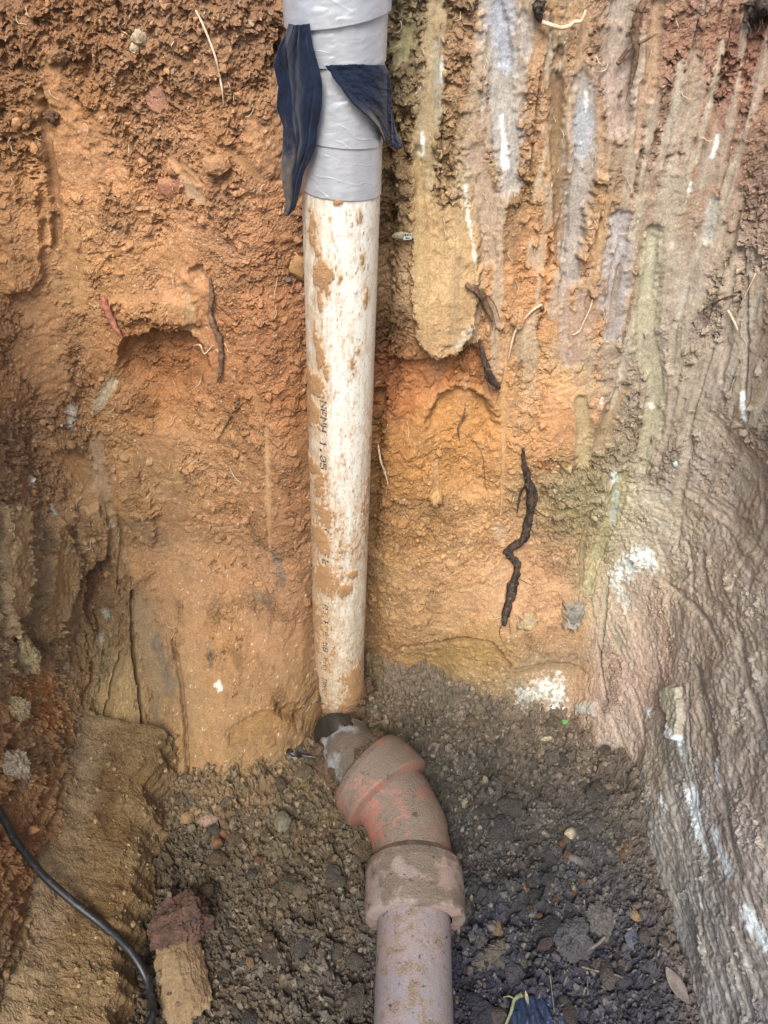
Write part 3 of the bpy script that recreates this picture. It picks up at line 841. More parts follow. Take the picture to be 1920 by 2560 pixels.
# --- behind and right of the white pipe
cavity([(822, 40), (850, 60), (862, 300), (868, 560), (850, 800), (836, 1000), (822, 1200), (780, 1200), (780, 40)], 0.030, 0.03, 0.03)
smear([(880, 60), (870, 120)], 20, (150, 140, 98), 0.003)
smear([(942, 0), (935, 120), (925, 260), (912, 420)], 28, (170, 146, 112), 0.004, white=0.06)
plate([(884, 400), (960, 430), (1042, 430), (1036, 640), (1022, 732), (985, 764), (940, 768), (905, 742), (886, 640)], 0.030, 0.006, (184, 146, 102), 0.75, sm=0.75, tilt=1.0, ang=0.08)
smear([(905, 330), (912, 500), (920, 640)], 16, (172, 138, 92), 0.003, streak=0.15)
smear([(990, 560), (985, 640), (975, 730)], 14, (156, 126, 92), 0.002, streak=0.35)
tint([(1012, 700), (985, 740)], 16, (204, 196, 184), 0.7, 0.5, 120)
smear([(940, 90), (945, 180), (948, 260)], 13, (160, 148, 132), 0.003, white=0.15)
tint([(952, 130), (955, 175)], 7, (226, 224, 222), 0.95, 0.35, 70, 2.0)
tint([(912, 290), (915, 340)], 6, (224, 222, 216), 0.9, 0.4, 70, 2.0)
smear([(1062, 0), (1082, 120), (1092, 250), (1102, 400)], 36, (166, 162, 162), 0.008, white=0.05, streak=0.18)
smear([(1082, -20), (1086, 60), (1092, 130)], 26, (160, 164, 184), 0.003, streak=0.15)
tint([(1083, 255), (1088, 320), (1090, 360)], 10, (232, 230, 230), 0.95, 0.3, 60, 2.2)
smear([(1130, 35), (1138, 70), (1136, 110)], 16, (172, 158, 154), 0.004)
smear([(1206, 110), (1202, 260), (1212, 420), (1216, 560)], 17, (120, 92, 62), 0.012, streak=0.3)
smear([(1262, 170), (1262, 330), (1246, 470), (1228, 600)], 30, (158, 152, 152), 0.007, white=0.05, streak=0.2)
smear([(1262, 230), (1258, 330)], 20, (160, 160, 172), 0.002, streak=0.15)
tint([(1268, 205), (1272, 240)], 8, (222, 220, 222), 0.9, 0.4, 60, 2.0)
smear([(1030, 330), (1052, 420), (1062, 560)], 26, (168, 142, 126), 0.005, streak=0.15)
tint([(1003, 395), (1012, 470), (1025, 560)], 8, (222, 216, 206), 0.9, 0.5, 60, 2.2)
smear([(1345, 0), (1338, 130), (1342, 275)], 32, (164, 144, 134), 0.010, streak=0.14)
smear([(1338, 150), (1342, 270)], 28, (168, 140, 128), 0.002, streak=0.1)
smear([(1422, 0), (1408, 130), (1400, 210)], 15, (160, 124, 94), 0.008)
smear([(1385, 180), (1378, 320)], 10, (166, 130, 104), 0.005)
smear([(1312, 420), (1296, 520), (1286, 600)], 14, (178, 136, 94), 0.0)
plate([(1290, 370), (1320, 380), (1300, 480), (1270, 560), (1248, 560), (1262, 470)], 0.014, 0.006, (186, 142, 100), 0.6, sm=0.1)
smear([(1342, 470), (1334, 590), (1322, 730)], 28, (162, 156, 164), 0.007, streak=0.16)
smear([(1218, 600), (1222, 700), (1228, 790)], 13, (166, 146, 140), 0.004)
smear([(1262, 640), (1252, 720), (1250, 780)], 22, (170, 140, 126), 0.003, streak=0.1)
smear([(1414, 505), (1402, 610), (1396, 720), (1414, 830), (1408, 920), (1386, 1010)], 25, (168, 158, 132), 0.011, lip=0.004, streak=0.22, ragged=0.25)
smear([(1408, 520), (1400, 640)], 16, (180, 170, 146), 0.003, streak=0.25)
smear([(1254, 868), (1262, 930), (1258, 1000)], 22, (170, 150, 112), 0.007, lip=0.006, streak=0.28, ragged=0.2)
smear([(1350, 840), (1322, 900), (1292, 970)], 22, (150, 124, 94), 0.007, lip=0.005, streak=0.38)
smear([(1310, 760), (1330, 800)], 30, (166, 142, 124), 0.002, smooth=0.6)
smear([(1345, 1030), (1325, 1110), (1296, 1190), (1268, 1270)], 26, (162, 148, 108), 0.008, streak=0.28, lip=0.004)
smear([(1332, 1060), (1322, 1130)], 14, (164, 172, 166), 0.002, streak=0.12)
tint([(1325, 1020), (1330, 1040)], 15, (214, 210, 204), 0.8, 0.3, 80)
smear([(1280, 1080), (1262, 1180), (1256, 1290)], 9, (140, 120, 88), 0.008, lip=0.004, streak=0.35)
plate([(1214, 1290), (1255, 1290), (1258, 1345), (1238, 1362), (1212, 1352)], 0.020, 0.006, (158, 148, 138), 0.85, sm=0.25)
plate([(1115, 1325), (1150, 1315), (1170, 1335), (1150, 1360), (1120, 1355)], 0.014, 0.008, (176, 152, 120), 0.7, sm=0.3)
plate([(1195, 1030), (1290, 1010), (1330, 1050), (1270, 1110), (1190, 1120)], 0.012, 0.010, (168, 148, 112), 0.5, sm=0.0)
# orange hollow and the hoe cut
cavity([(828, 765), (900, 778), (960, 772), (1020, 738), (1062, 795), (1078, 842), (1060, 862), (970, 850), (925, 890), (905, 960), (880, 1020), (838, 1030), (826, 900)], 0.020, 0.012, 0.06, (172, 102, 52), 0.45)
cavity([(930, 862), (985, 838), (1050, 850), (1085, 900), (1090, 1080), (1000, 1110), (925, 1080), (900, 1010), (912, 920)], 0.026, 0.020, 0.09, (194, 132, 66), 0.55)
smear([(1096, 720), (1092, 850), (1086, 1000), (1082, 1110)], 7, (196, 152, 104), 0.003, k=0.6, lip=0.001)
smear([(938, 1000), (940, 1070)], 9, (176, 136, 92), 0.004)
plate([(925, 1068), (955, 1060), (960, 1082), (930, 1086)], 0.016, 0.008, (188, 140, 84), 0.4, sm=0.0)
tint([(1180, 830), (1200, 900), (1160, 960)], 40, (206, 146, 98), 0.5, 0.3, 30)
tint([(1170, 1000), (1190, 1010)], 26, (200, 122, 78), 0.5, 0.3, 40)
tint([(1075, 1140), (1085, 1160)], 22, (208, 176, 148), 0.6, 0.3, 60)
# olive lens and the dark base right of the pipe
smear([(880, 1420), (930, 1440), (985, 1400), (1060, 1410)], 34, (150, 116, 62), 0.004, k=0.7, streak=0.3, smooth=0.45)
groove([(870, 1400), (940, 1390), (1000, 1382), (1060, 1392), (1100, 1440)], 6, 0.008, (116, 82, 46), 0.5)
tint([(1120, 1440), (1260, 1420)], 30, (132, 112, 90), 0.55, 0.35, 40, 0.8, sm=0.5)
smear([(1110, 1460), (1180, 1440), (1260, 1455)], 14, (112, 88, 58), 0.004, k=0.6)
tint([(1130, 1505), (1200, 1480), (1200, 1535)], 44, (222, 220, 216), 0.9, 0.55, 90, 1.0, raise_=0.001)
tint([(1120, 1490), (1190, 1540)], 50, (108, 100, 84), 0.35, 0.4, 60)
plate([(1245, 1515), (1290, 1515), (1290, 1545), (1240, 1545)], 0.010, 0.005, (160, 154, 146), 0.8, sm=0.3, ang=1.5)
tint([(880, 1500), (1000, 1540), (1080, 1580)], 80, (112, 100, 86), 0.8, 0.2, 25)
tint([(1100, 1620), (1280, 1650)], 40, (116, 104, 94), 0.6, 0.4, 30)
# right-hand wall
tint([(1340, 1240), (1385, 1195), (1405, 1215)], 36, (226, 226, 224), 0.95, 0.35, 75, raise_=0.003)
tint([(1320, 1250), (1350, 1300)], 30, (220, 220, 218), 0.7, 0.55, 80, 1.3)
smear([(1312, 1250), (1305, 1330), (1300, 1420)], 10, (152, 138, 116), 0.006, lip=0.004)
smear([(1330, 1370), (1350, 1400)], 26, (150, 136, 116), 0.004, streak=0.3)
groove([(1292, 1400), (1300, 1450), (1312, 1520)], 4, 0.012, (104, 92, 80), 0.6)
smear([(1480, 1240), (1450, 1250)], 16, (150, 136, 114), 0.004)
for (p, wd, dp) in [([(1460, 700), (1448, 860), (1420, 1010)], 9, 0.010), ([(1490, 900), (1470, 1080), (1462, 1180)], 9, 0.010),
                    ([(1560, 760), (1500, 840), (1470, 930)], 26, 0.006), ([(1500, 1060), (1560, 1110), (1640, 1190)], 18, 0.007),
                    ([(1515, 1200), (1530, 1290), (1600, 1380)], 16, 0.010), ([(1480, 1170), (1500, 1300), (1560, 1400)], 9, 0.010),
                    ([(1590, 1320), (1610, 1460), (1640, 1560)], 16, 0.008), ([(1440, 1260), (1520, 1330), (1560, 1420)], 8, 0.012),
                    ([(1540, 900), (1600, 980), (1659, 1060)], 20, 0.006), ([(1635, 600), (1620, 760), (1612, 900)], 14, 0.006),
                    ([(1580, 560), (1572, 700), (1560, 820)], 8, 0.009), ([(1480, 560), (1470, 680)], 12, 0.005), ([(1640, 1000), (1645, 1120)], 12, 0.008),
                    ([(1560, 1150), (1620, 1230)], 14, 0.006), ([(1460, 420), (1452, 520)], 9, 0.007), ([(1590, 420), (1580, 540)], 9, 0.007),
                    ([(1500, 1480), (1520, 1600), (1560, 1720)], 32, 0.006), ([(1400, 1600), (1420, 1720)], 22, 0.005), ([(1370, 1500), (1390, 1640)], 12, 0.008),
                    ([(1330, 1560), (1360, 1690)], 10, 0.007)]:
    smear(p, wd * 1.35, (174, 154, 138), dp * 0.45, k=0.5, lip=0.001, streak=0.22, smooth=0.95)
smear([(1500, 1440), (1520, 1560), (1545, 1640)], 34, (136, 124, 112), 0.004, k=0.7, streak=0.2)
smear([(1540, 435), (1530, 520)], 14, (174, 166, 160), 0.004)
tint([(1548, 295), (1536, 335)], 7, (228, 226, 226), 0.9, 0.3, 60, 2)
tint([(1494, 395), (1490, 420)], 5, (226, 224, 220), 0.9, 0.3, 60, 2)
smear([(1612, 540), (1606, 700), (1610, 860)], 7, (144, 132, 122), 0.006)
tint([(1608, 850), (1612, 905)], 9, (230, 232, 238), 0.95, 0.25, 60, 2)
plate([(1435, 1490), (1470, 1480), (1478, 1550), (1470, 1600), (1445, 1590), (1450, 1550), (1434, 1530)], 0.014, 0.005, (178, 168, 152), 0.85, sm=0.5)
tint([(1450, 1580), (1478, 1620)], 19, (224, 228, 236), 0.95, 0.2, 70, 1.4)
groove([(1482, 1480), (1486, 1580), (1510, 1760)], 5, 0.012, (112, 102, 96), 0.6)
# scrapes that run along the foot of the right wall
for (p, wd, c_) in [([(1475, 1600), (1500, 1760), (1560, 1960), (1620, 2190)], 16, (138, 130, 126)), ([(1440, 1660), (1470, 1800), (1520, 2000), (1570, 2212)], 18, (146, 134, 130)),
                    ([(1530, 1640), (1580, 1800), (1640, 1980)], 14, (136, 126, 122)), ([(1560, 1740), (1610, 1900), (1659, 2050)], 10, (122, 114, 112)),
                    ([(1500, 1860), (1540, 2020), (1590, 2200)], 12, (128, 120, 120)), ([(1460, 1960), (1500, 2100), (1530, 2212)], 22, (140, 128, 126)),
                    ([(1600, 2000), (1640, 2140)], 14, (146, 132, 128))]:
    smear(p, wd * 1.4, tuple(v + 30 for v in c_), 0.0025, lip=0.001, streak=0.28, k=0.6, smooth=0.9)
for (p, wd, th) in [([(1490, 1720), (1500, 1790)], 22, 0.22), ([(1540, 1800), (1580, 1880)], 18, 0.3), ([(1620, 1980), (1650, 2030)], 22, 0.25),
                    ([(1545, 1640), (1550, 1690)], 12, 0.25), ([(1360, 1730), (1375, 1760)], 16, 0.6), ([(1420, 1720), (1440, 1740)], 12, 0.65),
                    ([(1505, 1800), (1520, 1850)], 10, 0.5), ([(1500, 1900), (1515, 1960)], 7, 0.5), ([(1400, 1535), (1405, 1545)], 6, 0.2)]:
    tint(p, wd * 1.15, (220, 226, 236), 0.95, th - 0.25, 80, 1.5, raise_=0.001)
tint([(1640, 20), (1659, 60)], 60, (92, 56, 44), 0.7, 0.3, 40)
cavity([(1590, 0), (1659, 0), (1659, 70), (1600, 60)], 0.02, 0.02, 0.02)
for p in [(905, 330), (1300, 860), (1405, 880), (1300, 1060)]:
    tint([p, (p[0] + 2, p[1] + 10)], 6, (224, 220, 214), 0.9, 0.35, 90, 1.8)

# thin gouges and pale scratches left by stones dragged down the right-hand wall
_rg = random.Random(5)
for _k in range(46):
    x_, y_ = _rg.uniform(930, 1640), _rg.uniform(-10, 900)
    if x_ < 1250 and y_ > 520: continue
    L_ = _rg.uniform(60, 260); dx_ = (850 - x_) / (3086 - y_)
    pts_ = [(x_ + dx_ * t_ * L_ + _rg.uniform(-3, 3), y_ + t_ * L_) for t_ in (0, 0.35, 0.7, 1.0)]
    if _k % 3: groove(pts_, _rg.uniform(1.5, 3.5), _rg.uniform(0.003, 0.008), (124, 100, 80), 0.35)
    else: smear(pts_, _rg.uniform(4, 9), _rg.choice([(186, 176, 162), (172, 156, 136), (150, 124, 98)]), 0.003, k=0.6, lip=0.002, streak=0.3)
HH = H + ROUGH * (1 - 0.93 * np.clip(SM, 0, 1))
P = B + N * HH[..., None]
P[..., 2] -= 0.45 * np.clip(HH - H, 0, 1)          # torn crumbs sag a little
WALLP = P
C = np.clip(C, 0.004, 0.85)
M_SOIL = soil_mat("wall_soil", bump=1.0, dist=0.007)
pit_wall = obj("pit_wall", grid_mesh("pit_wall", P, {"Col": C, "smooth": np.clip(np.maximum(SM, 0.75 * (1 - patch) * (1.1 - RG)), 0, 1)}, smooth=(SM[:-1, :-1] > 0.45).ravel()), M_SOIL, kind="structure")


def wall_ij(px, py):
    q, _ = uv(px, py)
    return min(np.searchsorted(U, q[0]), len(U) - 1), min(np.searchsorted(Z, q[1]), len(Z) - 1)


_vi = slice(np.searchsorted(U, UL[0] - 0.78), np.searchsorted(U, UL[3] + 0.73))
_wpx, _wpy, _ = proj(WALLP[_vi, :, 0], WALLP[_vi, :, 1], WALLP[_vi, :, 2])


def wall_at(px, py, off=0.0):
    """a point of the finished wall surface seen at a picture point, moved off along the wall's normal"""
    k_ = np.argmin((_wpx - px) ** 2 + (_wpy - py) ** 2)
    i, j = np.unravel_index(k_, _wpx.shape)
    i += _vi.start
    return WALLP[i, j] + N[i, j] * off


# the ground round the pit, and the rest of the excavation behind the viewer
ti = np.concatenate([np.arange(0, len(U), 12), [len(U) - 1]])
top = WALLP[ti, -1]
far = top.copy(); far[:, :2] *= (45.0 / np.linalg.norm(top[:, :2], axis=1))[:, None]
mid = top.copy(); mid[:, :2] *= (1 + 0.4 / np.linalg.norm(top[:, :2], axis=1))[:, None]; mid[:, 2] += 0.02
obj("ground", grid_mesh("ground", np.stack([top, mid, far], 1), flip=True), two_tone("topsoil", alb(120, 95, 70), alb(90, 85, 50), 3, bump=0.4, fine=60), kind="structure")

# ================================================================== PIT FLOOR
FX = steps([(-0.70, 0.66, 0.0026)]); FY = steps([(Y0, 0.30, 0.02), (0.30, 1.24, 0.0026), (1.24, 1.34, 0.01)])
X2, Y2 = [np.ascontiguousarray(a) for a in np.broadcast_arrays(FX[:, None], FY[None, :])]


def bump2(x, y, cx, cy, sx, sy):
    return np.exp(-((x - cx) / sx) ** 2 - ((y - cy) / sy) ** 2)


PIPE_Y = 1.114


def pipe_x(z):
    return np.interp(z, [-0.2, 0.0, 0.55, 1.14, 1.376, 2.0], [-0.114, -0.106, -0.084, -0.0605, -0.057, -0.045])


def clay_axis(t):
    """the line of the clay drain, from the near end to the hub"""
    return None


FZ = 0.010 * fbm(X2 * 5, Y2 * 5, 3, 310)
FZ += 0.022 * sstep(0.85, 1.2, Y2) * sstep(-0.02, 0.15, X2)
FZ += 0.02 * sstep(0.40, 0.55, X2) + 0.02 * sstep(-0.25, -0.45, X2)
FZ += 0.05 * bump2(X2, Y2, -0.30, 0.95, 0.16, 0.14)
FZ += 0.02 * bump2(X2, Y2, 0.22, 0.66, 0.08, 0.05)
FZ += 0.03 * bump2(X2, Y2, 0.05, 0.98, 0.07, 0.06)
FZ += 0.02 * sstep(0.95, 1.15, Y2) * fbm(X2 * 9, Y2 * 7, 4, 312) * sstep(-0.02, 0.1, X2)
FZ -= 0.030 * bump2(X2, Y2, 0.135, 0.45, 0.025, 0.22)
FZ -= 0.13 * bump2(X2, Y2, -0.10, 1.03, 0.045, 0.05)
FZ -= 0.012 * bump2(X2, Y2, 0.2, 0.42, 0.10, 0.12)
fw = 0.008 * fbm(X2 * 50, Y2 * 50, 3, 320); fw2 = 0.008 * fbm(X2 * 50 + 9, Y2 * 50, 3, 324)
a1, a2, ai = worley((X2 + fw) * 45, (Y2 + fw2) * 45, 330)
b1, b2, bi = worley((X2 + fw) * 110, (Y2 + fw2) * 110, 333)
c1, c2, ci = worley(X2 * 210 + fw * 300, Y2 * 210, 336)
lumpy = sstep(-0.3, 0.3, fbm(X2 * 6, Y2 * 6, 3, 340))
FR = 0.014 * lumpy * np.clip(1 - a1 * 1.2, 0, 1) ** 0.7 * ai + 0.004 * np.clip(1 - b1 * 1.15, 0, 1) ** 0.7 * (0.2 + bi) + 0.0014 * np.clip(1 - c1 * 1.1, 0, 1) * (0.2 + ci) + 0.006 * fbm(X2 * 40, Y2 * 40, 4, 350)
FR += 0.026 * lumpy * facets((X2 + fw * 1.5) * 22, (Y2 + fw2 * 1.5) * 22, 347, 0.7) + 0.016 * (0.2 + 0.7 * lumpy) * facets((X2 + fw) * 48, (Y2 + fw2) * 48, 341, 1.0) + 0.008 * facets((X2 + fw) * 105, (Y2 + fw2) * 105, 343, 1.1) + 0.0035 * facets(X2 * 210, Y2 * 210, 345, 1.2)
FZZ = FZ + FR
FZONES = [((1200, 1540), (150, 124, 100), 50), ((1290, 1560), (150, 122, 106), 40), ((1150, 1480), (148, 122, 94), 40), ((360, 1800), (108, 92, 74), 60), ((520, 1830), (112, 94, 72), 80), ((640, 1740), (118, 98, 74), 70), ((700, 1640), (128, 104, 74), 60), ((560, 1700), (134, 106, 72), 50),
          ((640, 1850), (130, 104, 74), 60), ((480, 1950), (96, 84, 72), 80), ((700, 1900), (104, 90, 74), 60), ((350, 1950), (102, 84, 62), 60), ((560, 2100), (110, 94, 82), 80),
          ((680, 2050), (96, 88, 84), 70), ((520, 2200), (116, 98, 84), 80), ((720, 2200), (100, 90, 86), 60), ((330, 2150), (112, 88, 62), 60),
          ((980, 1560), (124, 108, 92), 80), ((860, 1530), (114, 96, 76), 50), ((1100, 1600), (112, 98, 86), 80), ((960, 1640), (84, 78, 74), 50), ((1050, 1700), (92, 84, 78), 70),
          ((1180, 1650), (104, 94, 86), 70), ((1280, 1640), (122, 106, 94), 60), ((1200, 1760), (98, 90, 86), 80), ((1060, 1820), (84, 78, 74), 60), ((1140, 1860), (104, 98, 92), 60),
          ((1320, 1760), (130, 116, 106), 60), ((1340, 1900), (112, 104, 102), 70), ((1200, 1950), (86, 82, 84), 80), ((1060, 2000), (78, 74, 76), 70), ((1060, 2120), (66, 66, 88), 70),
          ((1200, 2080), (82, 80, 92), 60), ((1300, 2050), (90, 86, 92), 70), ((1200, 2180), (80, 74, 84), 60), ((1360, 2120), (88, 82, 94), 60), ((1440, 2000), (112, 106, 110), 60), ((1440, 2150), (96, 90, 98), 60), ((1080, 2200), (70, 66, 82), 60)]
num = np.zeros(X2.shape + (3,)); den = np.full(X2.shape, 0.05); num += 0.05 * alb(100, 88, 76)
for (p, c_, r) in FZONES:
    q = at_z(p[0], p[1], 0.02); rr = r * 0.0009 * 1.5
    g = np.exp(-(((X2 - q[0]) / rr) ** 2 + ((Y2 - q[1]) / (rr * 1.3)) ** 2) / 2)
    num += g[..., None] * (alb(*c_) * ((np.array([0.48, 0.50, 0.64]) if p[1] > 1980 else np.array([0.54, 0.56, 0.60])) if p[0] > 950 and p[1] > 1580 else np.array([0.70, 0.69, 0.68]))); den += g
FC = num / den[..., None]
FC *= (1 + 0.35 * fbm(X2 * 30, Y2 * 30, 4, 360) + 0.30 * (bi - 0.5) + 0.25 * (ai - 0.5) * lumpy)[..., None]
FC *= 1 + fbm(X2 * 18, Y2 * 18, 3, 365)[..., None] * np.array([0.12, 0.0, -0.14])
_ax = np.interp(X2, [-0.64, -0.45, -0.33, -0.22, -0.178, -0.14, -0.09, 0.0, 0.12, 0.3, 0.5, 0.7], [0.36, 0.37, 0.38, 0.32, 0.26, 0.14, 0.03, 0.0, 0.03, 0.15, 0.17, 0.15])
_wd = np.where(X2 > 0.0, 0.22, 0.10)
spill = sstep(1.0, -0.2, ((1.2 - _ax) - Y2 - 0.10 * fbm(X2 * 9, Y2 * 9, 4, 367)) / _wd) * sstep(-0.35, 0.25, fbm(X2 * 26, Y2 * 26, 4, 368) + 0.2) 
spill = np.maximum(spill, 0.45 * sstep(0.06, -0.03, (0.50 - X2) - 0.05 * fbm(X2 * 9, Y2 * 9, 4, 369)))
_sp = np.where((X2 > 0.0)[..., None], alb(132, 112, 96), alb(134, 106, 76))
FC = FC * (1 - 0.8 * spill[..., None]) + 0.8 * spill[..., None] * _sp * (1 + 0.3 * fbm(X2 * 60, Y2 * 60, 3, 372))[..., None]
pale = (ci > 0.93) & (c1 < 0.5)
FC[pale] = FC[pale] * 0.5 + alb(170, 155, 140) * 0.5
FC = np.clip(FC, 0.006, 0.7)
M_FLOOR = soil_mat("floor_soil", bump=0.7, fine=420, rough=0.85)
pit_floor = obj("pit_floor", grid_mesh("pit_floor", np.stack([X2, Y2, FZZ], -1), {"Col": FC, "smooth": np.zeros(X2.shape)}, smooth=False), M_FLOOR, kind="structure")


def floor_z(x, y):
    return float(FZZ[min(max(np.searchsorted(FX, x), 0), len(FX) - 1), min(max(np.searchsorted(FY, y), 0), len(FY) - 1)])


def floor_at(px, py, up=0.0):
    z = 0.02
    for _ in range(5):
        p = at_z(px, py, z + up); z = floor_z(p[0], p[1])
    p[2] = z + up
    return p


rx = np.linspace(-2.2, 2.2, 80); ry = np.linspace(-9.0, 0.34, 120)
RX, RY = np.broadcast_arrays(rx[:, None], ry[None, :])
rz = -0.04 + 0.02 * fbm(RX * 6, RY * 6, 3, 370) + 1.5 * sstep(-2.5, -8.8, RY)
obj("excavation_floor", grid_mesh("excavation_floor", np.stack([RX, RY, rz], -1), {"Col": np.broadcast_to(alb(110, 92, 74), RX.shape + (3,)), "smooth": np.zeros(RX.shape)}), M_FLOOR, kind="structure")

# the bench of undug clay along the left side
by = steps([(-1.6, 0.28, 0.02), (0.28, 0.93, 0.0026)]); bs = np.linspace(0, 1, 190)
prof = np.array([(-0.74, 0.40), (-0.67, 0.27), (-0.61, 0.175), (-0.55, 0.140), (-0.50, 0.126), (-0.46, 0.116), (-0.435, 0.100), (-0.425, 0.06), (-0.405, 0.0), (-0.395, -0.06)])
pl = np.concatenate([[0], np.cumsum(np.hypot(*np.diff(prof, axis=0).T))]); pl /= pl[-1]
BY, BS = [np.ascontiguousarray(a) for a in np.broadcast_arrays(by[:, None], bs[None, :])]
bxx = np.interp(BS, pl, prof[:, 0]); bzz = np.interp(BS, pl, prof[:, 1])
edge_in = 0.035 * fbm(BY * 7, BY * 0 + 2, 3, 380) + 0.02 * fbm(BY * 22, BS * 2, 3, 384)
wgt = sstep(0.35, 0.6, BS)
bxx = bxx + (edge_in - 0.01) * wgt - 0.02 * sstep(0.55, 0.8, BY) * wgt
side = sstep(0.52, 0.62, BS)
t1 = fbm(BY * 18, BS * 12, 4, 390)
bt = fbm(BY * 14, bxx * 22, 4, 394) * 4; bt = (np.floor(bt) + sstep(0.4, 0.6, bt - np.floor(bt))) / 4
bpat = sstep(0.0, 0.25, fbm(BY * 10, bxx * 10, 3, 395))
bzz = bzz + (0.018 * fbm(BY * 7, bxx * 7, 3, 393) + 0.006 * t1 + 0.003 * bt + 0.004 * bpat * facets(BY * 45, bxx * 45, 398)) * (1 - side) + 0.003 * facets(BY * 60, bxx * 60, 396) + 0.002 * facets(BY * 140, bxx * 140, 397) + 0.05 * sstep(0.70, 0.93, BY) * (1 - 0.6 * BS)
lay = fbm(BY * 6, bzz * 90, 4, 399)
bxx = bxx + side * (0.006 * lay + 0.006 * fbm(BY * 50, bzz * 60, 3, 402))
bc = alb(162, 130, 98, 0.92) * (1 - side[..., None]) + alb(142, 106, 62, 0.8) * side[..., None]
yel = sstep(0.1, 0.5, fbm(BY * 8, BS * 4, 3, 405) + sstep(0.35, 0.5, BS) * 0.4)
bc = bc * (1 - 0.5 * yel[..., None]) + 0.5 * yel[..., None] * alb(166, 134, 94, 0.9)
bc = bc * (1 - 0.25 * sstep(0.1, 0.35, fbm(BY * 9 + 3, bxx * 16, 4, 407)))[..., None]
bc = bc * (1 + 0.22 * fbm(BY * 30, bxx * 30, 4, 408) + side * 0.25 * lay)[..., None]
bench = obj("clay_bench", grid_mesh("clay_bench", np.stack([bxx, BY, bzz], -1), {"Col": np.clip(bc, .01, .8), "smooth": 0.2 * (1 - side)}, flip=True, smooth=False), M_SOIL, kind="structure")
BENCH = np.stack([bxx, BY, bzz], -1)[by.searchsorted(0.3):].reshape(-1, 3)
_bpx, _bpy, _ = proj(BENCH[:, 0], BENCH[:, 1], BENCH[:, 2])


def bench_at(px, py, up=0.0):
    k_ = np.argmin((_bpx - px) ** 2 + (_bpy - py) ** 2)
    return BENCH[k_] + np.array([0.3 * up, -0.2 * up, up])

# ================================================================== WHITE PLASTIC DOWNPIPE
PR = 0.055


def at_pipe(px, py, r=PR):
    d = ray(px, py); t = (PIPE_Y - r) / d[1]
    for _ in range(12):
        p = np.array([0, 0, CAMZ]) + d * t
        dx = np.clip(p[0] - pipe_x(p[2]), -r * 0.999, r * 0.999)
        t = (PIPE_Y - math.sqrt(r * r - dx * dx)) / d[1]
    p = np.array([0, 0, CAMZ]) + d * t
    th = math.atan2(p[0] - pipe_x(p[2]), -(p[1] - PIPE_Y))       # 0 faces the viewer, + to the right
    return th, p[2]


def pipe_pt(th, z, r):
    return np.stack([pipe_x(z) + r * np.sin(th), PIPE_Y - r * np.cos(th), z + 0 * th], -1)


pz = steps([(-0.10, 1.22, 0.0022), (1.22, 1.62, 0.02)])
pth = np.linspace(-np.pi, np.pi, 250, endpoint=False)
TH, PZ = [np.ascontiguousarray(a) for a in np.broadcast_arrays(pth[:, None], pz[None, :])]
A_ = TH * PR                                          # arc length round the pipe
mud = np.zeros(TH.shape); stain = np.zeros(TH.shape)
# mud patches: (picture point, half width px, half height px, strength)
MUD = [((730, 435), 9, 8, 1.2), ((715, 470), 8, 10, .7), ((697, 590), 20, 34, 1.5), ((688, 550), 14, 26, .6), ((674, 500), 9, 50, .9), ((692, 650), 7, 26, 1.1), ((705, 620), 12, 22, .8),
       ((682, 720), 7, 60, .7), ((692, 770), 10, 40, 1.1), ((678, 830), 22, 30, 1.2), ((672, 880), 14, 40, 1.3), ((690, 900), 14, 24, .8), ((700, 800), 14, 26, .8), ((672, 1000), 14, 20, 1.2), ((690, 1050), 22, 40, .8), ((700, 1110), 26, 40, .9),
       ((690, 1160), 26, 40, 1.0), ((700, 1250), 32, 34, 1.15), ((745, 1275), 16, 14, 1.4), ((760, 1240), 12, 14, .9), ((680, 1330), 18, 50, .75), ((690, 1400), 14, 60, .5), ((765, 1470), 22, 40, .9),
       ((710, 1420), 20, 40, .45), ((775, 1520), 24, 40, 1.6), ((700, 1545), 26, 20, 1.6), ((735, 1555), 40, 18, 1.6), ((790, 1100), 12, 120, .5), ((800, 960), 8, 130, .3), ((760, 790), 14, 40, .5), ((735, 650), 8, 18, .5),
       ((790, 640), 6, 30, .8), ((782, 560), 6, 20, .8), ((735, 600), 6, 16, .8), ((775, 470), 9, 26, .5), ((740, 1010), 12, 30, .25), ((770, 1180), 16, 40, .5), ((735, 1180), 12, 60, .5)]
rag = fbm(A_ * 70, PZ * 34, 5, 500, 0.6)
rag2 = fbm(A_ * 240, PZ * 90, 4, 506, 0.6)
for (p, a, b, k_) in MUD:
    th, z = at_pipe(*p); th2, _ = at_pipe(p[0] + 1.0, p[1]); _, z2 = at_pipe(p[0], p[1] + 1.0)
    sa, sz = a * abs(th2 - th) * PR, b * abs(z2 - z)
    g = np.exp(-((A_ - th * PR) / sa) ** 2 - ((PZ - z) / sz) ** 2)
    mud = np.maximum(mud, g * k_)
lower = sstep(0.95, 0.05, PZ)
hi = sstep(1.14, 1.0, PZ) * 0
m_ = mud + 0.75 * rag + 0.55 * rag2 + 0.10 * lower
MUDM = sstep(0.50, 0.62, m_)
flecks = fbm(A_ * 170 + 4, PZ * 60, 4, 520, 0.65)
side_w = sstep(0.15, 0.9, np.abs(TH - 0.25))
MUDM = np.maximum(MUDM, sstep(0.34, 0.40, flecks + 0.04 * lower - 0.04 * side_w))
specks = fbm(A_ * 420, PZ * 260, 2, 530)
dirt = sstep(0.30, 0.5, specks + 0.10 * lower)
STAIN = np.clip(0.55 * sstep(-0.1, 0.5, fbm(A_ * 90, PZ * 12, 4, 540, 0.65) + 0.45 * sstep(0.5, 1.3, TH) + 0.35 * sstep(-0.2, -0.7, TH) + 0.45 * lower + 0.5 * mud) , 0, 1)
